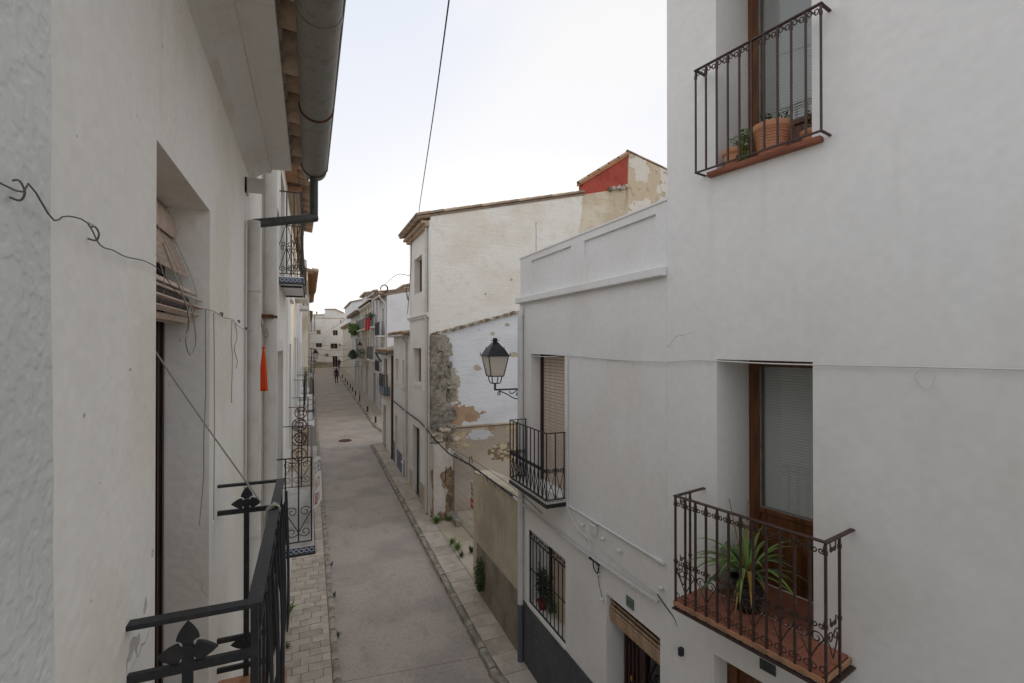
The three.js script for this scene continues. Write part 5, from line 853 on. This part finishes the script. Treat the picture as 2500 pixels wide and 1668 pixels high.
P('gutter', [rod([0, 8.72, 0.5], [3.9, 8.72, 0.5], 0.07, 10), rod([3.6, 8.7, 0.48], [3.7, 8.2, 0.06], 0.05, 10), rod([3.7, 8.2, 0.06], [3.7, 0.8, 0.06], 0.05, 10)], M.whitePipe, h4.h);
for (const [y0, y1] of [[6.1, 6.98], [3.6, 4.33]]) { const b = farBalcony(h4, 36, 33.7, y0, y1 + 0.05, 0.42, 9); P('dark_panel', bx(h4.x(36), h4.x(33.8), y0 + 0.06, y1 - 0.02, 0.43, 0.436), M.cableBlack, b); }
const h5 = rowHouse({ side: 'R', X: 4.8, Z0: 37, Z1: 41.6, top: 9.3, mat: M.white2, label: 'white right house with red cloths hung on its upper balcony', open: [[41, 40, 6.9, 8.9, 'door', M.shade], [38.9, 37.9, 6.9, 8.9, 'door', M.shade], [41, 40, 4.3, 6.2, 'door', M.shade], [39, 38, 4.3, 6.2, 'door', M.shade], [40.8, 39.2, 0.8, 3.2, 'door', M.plinthBlue], [38.4, 37.8, 0.8, 3, 'door', M.darkGlass]], out: 0.4, tiles: 0.3, depth: 7 });
P('gutter', [rod([0, 9.28, 0.42], [4.6, 9.28, 0.42], 0.07, 10), rod([3.6, 9.25, 0.4], [4.2, 8.8, 0.06], 0.05, 10)], M.whitePipe, h5.h);
farBalcony(h5, 41.4, 37.2, 6.85, 7.6, 0.42, 14); farBalcony(h5, 41.4, 37.3, 4.3, 5.3, 0.42, 14);
for (const [Z, lab] of [[41.1, 'left one of the two red cloths on the upper balcony'], [39.3, 'right one of the two red cloths on the upper balcony']]) { const g = new THREE.PlaneGeometry(0.75, 0.95, 8, 6), p = g.attributes.position; for (let i = 0; i < p.count; i++) p.setZ(i, 0.05 * Math.sin(p.getX(i) * 14) * (1 - 0.3 * p.getY(i))); g.computeVertexNormals(); single('red_cloth', g.rotateY(-Math.PI / 2).translate(4.3, 7.1, -Z), M.redCloth, lab, 'cloth', 'red cloths on the balcony'); single('balcony_greenery', bush(90, 0.3, 0.3, 0.35, 0.09).translate(4.5, 7.75, -Z), M.leafDark, 'dark greenery above the ' + (Z > 40 ? 'left' : 'right') + ' red cloth', 'plant', 'greenery on the far balconies'); }
const h6 = rowHouse({ side: 'R', X: 4.8, Z0: 41.6, Z1: 51.5, top: 9.1, mat: M.wallB, label: 'old beige stone right house with cornice and long balconies', open: [[50.3, 49.2, 6.9, 8.7, 'door', M.shade], [47.5, 46.4, 6.9, 8.7, 'door', M.shade], [44.6, 43.5, 6.9, 8.7, 'door', M.shade], [50.3, 49.2, 4.2, 6.1, 'door', M.shade], [47.5, 46.4, 4.2, 6.1, 'door', M.shade], [44.6, 43.5, 4.2, 6.1, 'door', M.shade], [50.5, 49.4, 0.9, 3.4, 'door', M.darkGlass], [46.2, 44.8, 0.9, 3.6, 'door', M.woodTan]], out: 0.3, depth: 7 });
P('cornice', [bx(0, 9.9, 8.85, 8.99, 0.001, 0.2), bx(0, 9.9, 8.72, 8.85, 0.001, 0.1)], M.cream, h6.h); for (const Z of [51.3, 48.3, 45.5, 42]) P('pilaster', bx(h6.x(Z) - 0.15, h6.x(Z) + 0.15, 4, 8.71, 0.001, 0.06), M.beige, h6.h);
farBalcony(h6, 50.6, 43.2, 6.85, 7.75, 0.4, 18, { slabMat: M.cream }); farBalcony(h6, 50.6, 43.2, 4.15, 5.1, 0.4, 18, { slabMat: M.beige });
const h7 = rowHouse({ side: 'R', X: 4.85, Z0: 51.5, Z1: 64, top: 8.7, mat: M.white, label: 'white right house with plants overflowing its balconies', open: [[57, 55.6, 6.5, 8.2, 'door', M.shade], [61.5, 60.5, 4.2, 6, 'door', M.shade], [57, 55.6, 4.2, 6, 'door', M.shade], [58, 56.8, 1.1, 3.3, 'door', M.shade], [54, 53, 1.1, 3.3, 'door', M.shade]], out: 0.5, tiles: 0.35, depth: 7 });
farBalcony(h7, 57.6, 53, 6.2, 7.1, 0.5, 10); farBalcony(h7, 57.6, 53, 3.9, 4.8, 0.5, 10);
single('balcony_greenery', bush(900, 0.45, 0.65, 2.4, 0.14).translate(4.4, 7.1, -54.5), M.leaf, 'large bright green plant mass on the far upper balcony', 'plant', 'greenery on the far balconies');
single('balcony_greenery', bush(500, 0.35, 0.5, 1.8, 0.12).translate(4.4, 4.4, -55.5), M.leafDark, 'dark plants on the far lower balcony under the bright ones', 'plant', 'greenery on the far balconies');
const h8 = rowHouse({ side: 'R', X: 4.95, Z0: 64, Z1: 82, top: 7.9, mat: M.wallB, label: 'low cream right houses front before the end of the street', open: [[70, 68.8, 5, 7, 'door', M.shade], [76, 74.8, 5, 7, 'door', M.shade], [70, 68.8, 1.4, 3.5, 'door', M.shade], [77, 75.8, 1.4, 3.5, 'door', M.shade], [66.5, 65.4, 4.6, 6.4, 'window', M.darkGlass]], out: 0.3, tiles: 0.4, depth: 7 });
{ const w = thing('gable_house', 'tall white blank-walled house rising behind the far right roofs', 'house'); w.position.set(0, 0, -66); P('wall', poly([[5.0, 0], [14, 0], [14, 12.4], [9.6, 12.1], [5.0, 10.9]], 12, 0), M.white2, w); P('roof', poly([[4.8, 10.87], [9.6, 12.12], [14.2, 12.42], [14.2, 12.56], [9.6, 12.28], [4.8, 11.03]], 12.2, 0.12), M.tile, w); }
{ const w = thing('rear_house', 'small white house with tiled roof showing over the blank gable', 'house'); w.position.set(0, 0, -40); P('wall', poly([[7.2, 0], [12, 0], [12, 10.5], [7.2, 10.2]], 5, 0), M.white, w); P('roof', poly([[7.0, 10.2], [12.2, 11.6], [12.2, 11.75], [7.0, 10.35]], 5.2, 0.15), M.tile, w); }
{ const w = thing('rear_house', 'white block with tiled edge behind the red-cloth house', 'house'); w.position.set(0, 0, -53); P('wall', poly([[5.6, 0], [11, 0], [11, 11.4], [5.6, 10.8]], 5, 0), M.white, w); P('roof', poly([[5.3, 10.8], [11.2, 11.5], [11.2, 11.7], [5.3, 11.0]], 5.3, 0.2), M.tile, w); }
// house closing the street
{
  const e = thing('end_house', 'pale three-storey house closing the far end of the street', 'house'); e.position.set(0, 0, -85);
  const s = new THREE.Shape([[-2, 0], [9, 0], [9, 10.6], [5.2, 10.65], [3.95, 11.25], [2.36, 11.2], [2.36, 10.55], [0.8, 10.28], [-2, 10.0]].map((p) => new THREE.Vector2(...p)));
  const W = [[1.07, 1.7, 7.12, 7.78], [3.58, 4.33, 6.95, 7.8], [1.0, 1.92, 5.0, 5.66], [3.22, 4.33, 4.75, 5.6], [3.55, 4.32, 1.75, 3.52], [4.72, 4.9, 8.95, 9.5]];
  for (const [a, b, c, d] of W) s.holes.push(new THREE.Path([[a, c], [a, d], [b, d], [b, c]].map((p) => new THREE.Vector2(...p))));
  P('wall', new THREE.ExtrudeGeometry(s, { depth: 0.25, bevelEnabled: false }).translate(0, 0, -0.25), M.white, e); P('wall', bx(-2, 9, 0, 9.9, -6, -0.252), M.white, e);
  W.forEach(([a, b, c, d], i) => { const w = P(i === 4 ? 'door' : 'window', bx(a, b, c, d, -0.2, -0.15), i === 4 ? M.darkGlass : i === 0 ? M.shade : M.woodDark, e); P('frame', [bx(a, a + 0.05, c, d, -0.149, -0.1), bx(b - 0.05, b, c, d, -0.149, -0.1), bx((a + b) / 2 - 0.03, (a + b) / 2 + 0.03, c, d, -0.149, -0.11)], M.woodTan, w); });
  P('plinth', bx(-2, 3.5, 1.2, 2.6, 0.001, 0.05), M.beige, e); P('string_course', bx(-2, 9, 9.75, 9.85, 0.001, 0.08), M.beige, e);
  P('roof', [bx(-2, 2.3, 10.25, 10.32, -2, 0.15), poly([[2.3, 11.2], [3.95, 11.25], [5.3, 10.65], [5.3, 10.76], [3.97, 11.36], [2.3, 11.3]], 2, 0.2)], M.tile, e);
  P('chimney', [bx(1.0, 1.22, 10.3, 10.75, -0.6, -0.38), bx(0.95, 1.27, 10.75, 10.82, -0.65, -0.33)], M.brick, e);
  const s2 = thing('round_sign', 'round road sign on the end house wall', 'sign'); s2.position.set(2.68, 3.72, -84.96); P('disc', new THREE.CylinderGeometry(0.24, 0.24, 0.03, 20).rotateX(Math.PI / 2), flat(0x2b3440, 0.5), s2); P('arrow', [bx(-0.14, 0.14, -0.05, 0.05, 0.016, 0.022)], M.whiteTile, s2);
  lantern('street_lantern', 'tiny lantern on the end house wall', 4.62, 4.85, 84.3, 0.9, 1, 0.05, false);
}
console.log('right row ready');

// ---------------------------------------------------------------- bollards, people, cables
{
  const b0 = new THREE.Group(); P('post', rod([0, -0.05, 0], [0, 0.36, 0], 0.06, 14, 0.055), M.bollard, b0); P('cap', new THREE.SphereGeometry(0.056, 14, 8, 0, 6.283, 0, 1.571).scale(1, 0.7, 1).translate(0, 0.36, 0), M.bollard, b0);
  const names = ['nearest', 'second nearest', 'third nearest', 'fourth nearest', 'fifth nearest', 'sixth nearest', 'second farthest', 'farthest'];
  [31, 35.5, 45.2, 48.4, 51.2, 54.8, 58.3, 63.5].forEach((Z, i) => { const b = b0.clone(); b.name = numbered('bollard'); b.position.set(3.81, g0(Z) + 0.115, -Z); b.userData = { label: names[i] + ' short brown bollard on the right kerb', category: 'bollard', group: 'bollards along the right kerb' }; scene.add(b); });
  const t = thing('striped_bollard', 'taller black bollard with white bands on the right kerb', 'bollard', 'bollards along the right kerb'); t.position.set(3.8, g0(41.2) + 0.115, -41.2);
  P('post', rod([0, -0.05, 0], [0, 0.8, 0], 0.05, 12), M.cableBlack, t); P('band', [rod([0, 0.5, 0], [0, 0.58, 0], 0.053, 12), rod([0, 0.7, 0], [0, 0.76, 0], 0.053, 12)], M.porcelain, t);
}
function personGeo(res, bones, size, cy, colorAt) {               // one continuous body: smooth union of tapered capsules
  const mc = new MarchingCubes(res, M.white, false, false, 60000); mc.isolation = 0;
  const cap = (p, a, b, ra, rb2) => { const ab = b.clone().sub(a), t = Math.max(0, Math.min(1, p.clone().sub(a).dot(ab) / ab.lengthSq())); return p.distanceTo(a.clone().addScaledVector(ab, t)) - (ra + (rb2 - ra) * t); };
  const hs = size / 2, p = V3(0, 0, 0);
  for (let k = 0; k < res; k++) for (let j = 0; j < res; j++) for (let i = 0; i < res; i++) { p.set((i / (res / 2) - 1) * hs, (j / (res / 2) - 1) * hs + cy, (k / (res / 2) - 1) * hs); let d = 1; for (const [a, b, ra, rb2] of bones) { const e = cap(p, V3(...a), V3(...b), ra, rb2), kk = 0.035, hh = Math.max(kk - Math.abs(d - e), 0) / kk; d = Math.min(d, e) - hh * hh * kk / 4; } mc.field[i + j * res + k * res * res] = -d; }
  mc.update(); const n = mc.count, g = new THREE.BufferGeometry(), pos = new Float32Array(n * 3), col = new Float32Array(n * 3);
  for (let i = 0; i < n; i++) { const x = mc.positionArray[3 * i] * hs, y = mc.positionArray[3 * i + 1] * hs + cy, z = mc.positionArray[3 * i + 2] * hs; pos.set([x, y, z], 3 * i); col.set(colorAt(x, y, z), 3 * i); }
  g.setAttribute('position', new THREE.BufferAttribute(pos, 3)); g.setAttribute('color', new THREE.BufferAttribute(col, 3)); g.computeVertexNormals(); g.setAttribute('uv', new THREE.BufferAttribute(new Float32Array(n * 2), 2)); return g;
}
{
  const bones = [[[0, 1.0, 0], [0, 1.3, 0], 0.13, 0.15], [[0, 1.3, 0], [0, 1.42, 0.01], 0.14, 0.09], [[-0.15, 1.38, 0], [0.15, 1.38, 0], 0.07, 0.07], [[0, 1.42, 0], [0, 1.5, -0.01], 0.055, 0.05], [[0, 1.55, -0.02], [0, 1.63, -0.01], 0.085, 0.08], [[-0.09, 0.95, 0], [-0.1, 0.52, -0.1], 0.095, 0.065], [[-0.1, 0.52, -0.1], [-0.1, 0.09, 0.02], 0.062, 0.042], [[-0.1, 0.05, 0.04], [-0.1, 0.04, -0.13], 0.045, 0.035], [[0.09, 0.95, 0], [0.1, 0.5, 0.06], 0.095, 0.065], [[0.1, 0.5, 0.06], [0.1, 0.11, 0.22], 0.062, 0.042], [[0.1, 0.07, 0.25], [0.1, 0.04, 0.1], 0.045, 0.035], [[-0.2, 1.36, 0], [-0.27, 1.08, 0.03], 0.058, 0.045], [[-0.27, 1.08, 0.03], [-0.28, 0.84, -0.05], 0.043, 0.034], [[-0.28, 0.82, -0.05], [-0.28, 0.72, -0.06], 0.04, 0.025], [[0.2, 1.36, 0], [0.28, 1.1, 0.02], 0.058, 0.045], [[0.28, 1.1, 0.02], [0.27, 0.88, -0.1], 0.043, 0.034], [[0.27, 0.86, -0.1], [0.26, 0.77, -0.12], 0.04, 0.025]];
  const vm = new THREE.MeshStandardMaterial({ vertexColors: true, roughness: 0.85 }), col = (top) => (x, y, z) => y > 1.47 ? (z > -0.05 || y > 1.62 ? [0.02, 0.016, 0.013] : [0.35, 0.2, 0.14]) : y < 0.1 ? [0.02, 0.02, 0.02] : y < 0.95 && Math.abs(x) < 0.22 ? [0.018, 0.02, 0.03] : y < 0.84 ? [0.35, 0.2, 0.14] : top;
  const g = personGeo(56, bones, 1.9, 0.86, col([0.022, 0.026, 0.045]));
  const p = new THREE.Mesh(g, vm); p.name = 'person'; p.castShadow = p.receiveShadow = true; p.position.set(2.83, g0(58) - 0.002, -58); p.rotation.y = 0.1; p.userData = { label: 'person in dark clothes walking away down the middle of the road', category: 'person' }; scene.add(p);
  const g2 = personGeo(40, bones, 1.9, 0.86, col([0.06, 0.02, 0.025])), p2 = new THREE.Mesh(g2, vm); p2.name = 'person_001'; p2.castShadow = p2.receiveShadow = true; p2.position.set(4.1, g0(77) + 0.115, -77); p2.userData = { label: 'farther person in dark clothes on the right pavement', category: 'person' }; scene.add(p2);
}
const wireT = (pts, r, label, mat = M.cableBlack, name = 'overhead_cable') => single(name, tube(pts.map(([x, y, z]) => [x, y, -z]), r, 60, 5), mat, label, 'cable', 'cables over the street');
wireT([[0.35, 9.85, -1.6], [1.1, 9.8, 3], [2.0, 9.7, 8.2], [3.05, 9.72, 14.4], [3.27, 9.74, 15.6]], 0.011, 'long twisted overhead cable rising from the tall house eave to the top of the view');
wireT([[3.27, 9.74, 15.6], [3.2, 9.3, 16.3], [3.33, 8.3, 17.2], [3.32, 7.2, 17.6], [3.3, 6.6, 17.72]], 0.012, 'black cable dropping down the front of the tall old house');
{ const o = []; for (let k = 0; k < 3; k++) { const pts = []; for (let i = 0; i <= 60; i++) { const t = i / 60, key = [[3.36, 3.06, 21.8], [3.345, 2.98, 18.3], [3.34, 2.97, 15.9], [3.33, 2.9, 14.75], [3.3, 2.78, 13.6], [3.3, 2.70, 12.0], [3.33, 2.80, 10.3], [3.335, 2.80, 9], [3.335, 2.805, 7.9]], q = t * (key.length - 1), a = Math.min(key.length - 2, Math.floor(q)), f = q - a; const c = key[a].map((v, n) => v + (key[a + 1][n] - v) * f); pts.push([c[0] + 0.014 * Math.cos(k * 2.1 + i * 1.3), c[1] + 0.014 * Math.sin(k * 2.1 + i * 1.3), -c[2]]); } o.push(tube(pts, 0.0085, 150, 5)); } for (let i = 0; i < 14; i++) { const Z = 14 - i * 0.44; o.push(rod([3.315, 2.76 + 0.03 * Math.sin(i), -Z], [3.30, 2.83 + 0.03 * Math.sin(i * 2), -Z - 0.06], 0.006, 5)); } o.push(tube([[3.32, 2.82, -10.4], [3.32, 2.95, -10.38], [3.34, 2.98, -10.3], [3.34, 2.86, -10.25]], 0.01)); single('power_cable', o, M.cableBlack, 'black bundle of cables sagging across the empty plot along the wall tops', 'cable', 'cables over the street'); }
single('slack_wire', [tube([[3.34, 3.0, -14.6], [3.3, 2.85, -12.4], [3.33, 2.95, -10], [3.35, 2.95, -8], [3.36, 2.85, -6.8]], 0.006, 60), tube([[3.36, 2.75, -10.2], [3.45, 2.3, -10.35], [3.6, 2.05, -10.6]], 0.006)], M.wire, 'thin slack wire above the black cable bundle', 'wire', 'cables over the street');
single('cable_coil', [0, 1, 2].map((i) => new THREE.TorusGeometry(0.21 + 0.015 * i, 0.016, 5, 24).rotateY(-0.5 + 0.1 * i).translate(4.3 + 0.01 * i, 8.98, -31)).concat([tube([[3.4, 8.0, -17.7], [3.6, 8.6, -22], [4.2, 9.1, -30], [4.4, 9.2, -33]], 0.013, 30), tube([[3.3, 7.7, -17.75], [3.28, 7.4, -17.9], [3.34, 7.1, -17.8], [3.3, 7.6, -18.0]], 0.012, 24)]), M.cableBlack, 'coil of black cable hanging between the tall house and the blank gable', 'cable');
for (const [a, b, s, lab] of [[[0.1, 4.6, 52], [4.7, 4.3, 54], 0.25, 'middle'], [[0.1, 5.0, 60], [4.8, 4.9, 62], 0.2, 'upper'], [[0.0, 4.3, 40], [4.7, 3.3, 50], 0.3, 'slanting'], [[0.1, 5.6, 70], [4.9, 5.3, 72], 0.2, 'highest'], [[1.5, 7.0, 84], [4.5, 9.0, 42], 0.3, 'long diagonal'], [[0.4, 4.0, 38], [4.6, 4.9, 44], 0.35, 'lowest']]) wireT([a, a.map((v, i) => v + (b[i] - v) * 0.5 - (i === 1 ? s : 0)), b], 0.016, lab + ' cable crossing the far end of the street');

scene.traverse((o) => { if (o.isMesh) { o.castShadow = true; o.receiveShadow = true; } });
renderer.render(scene, camera);
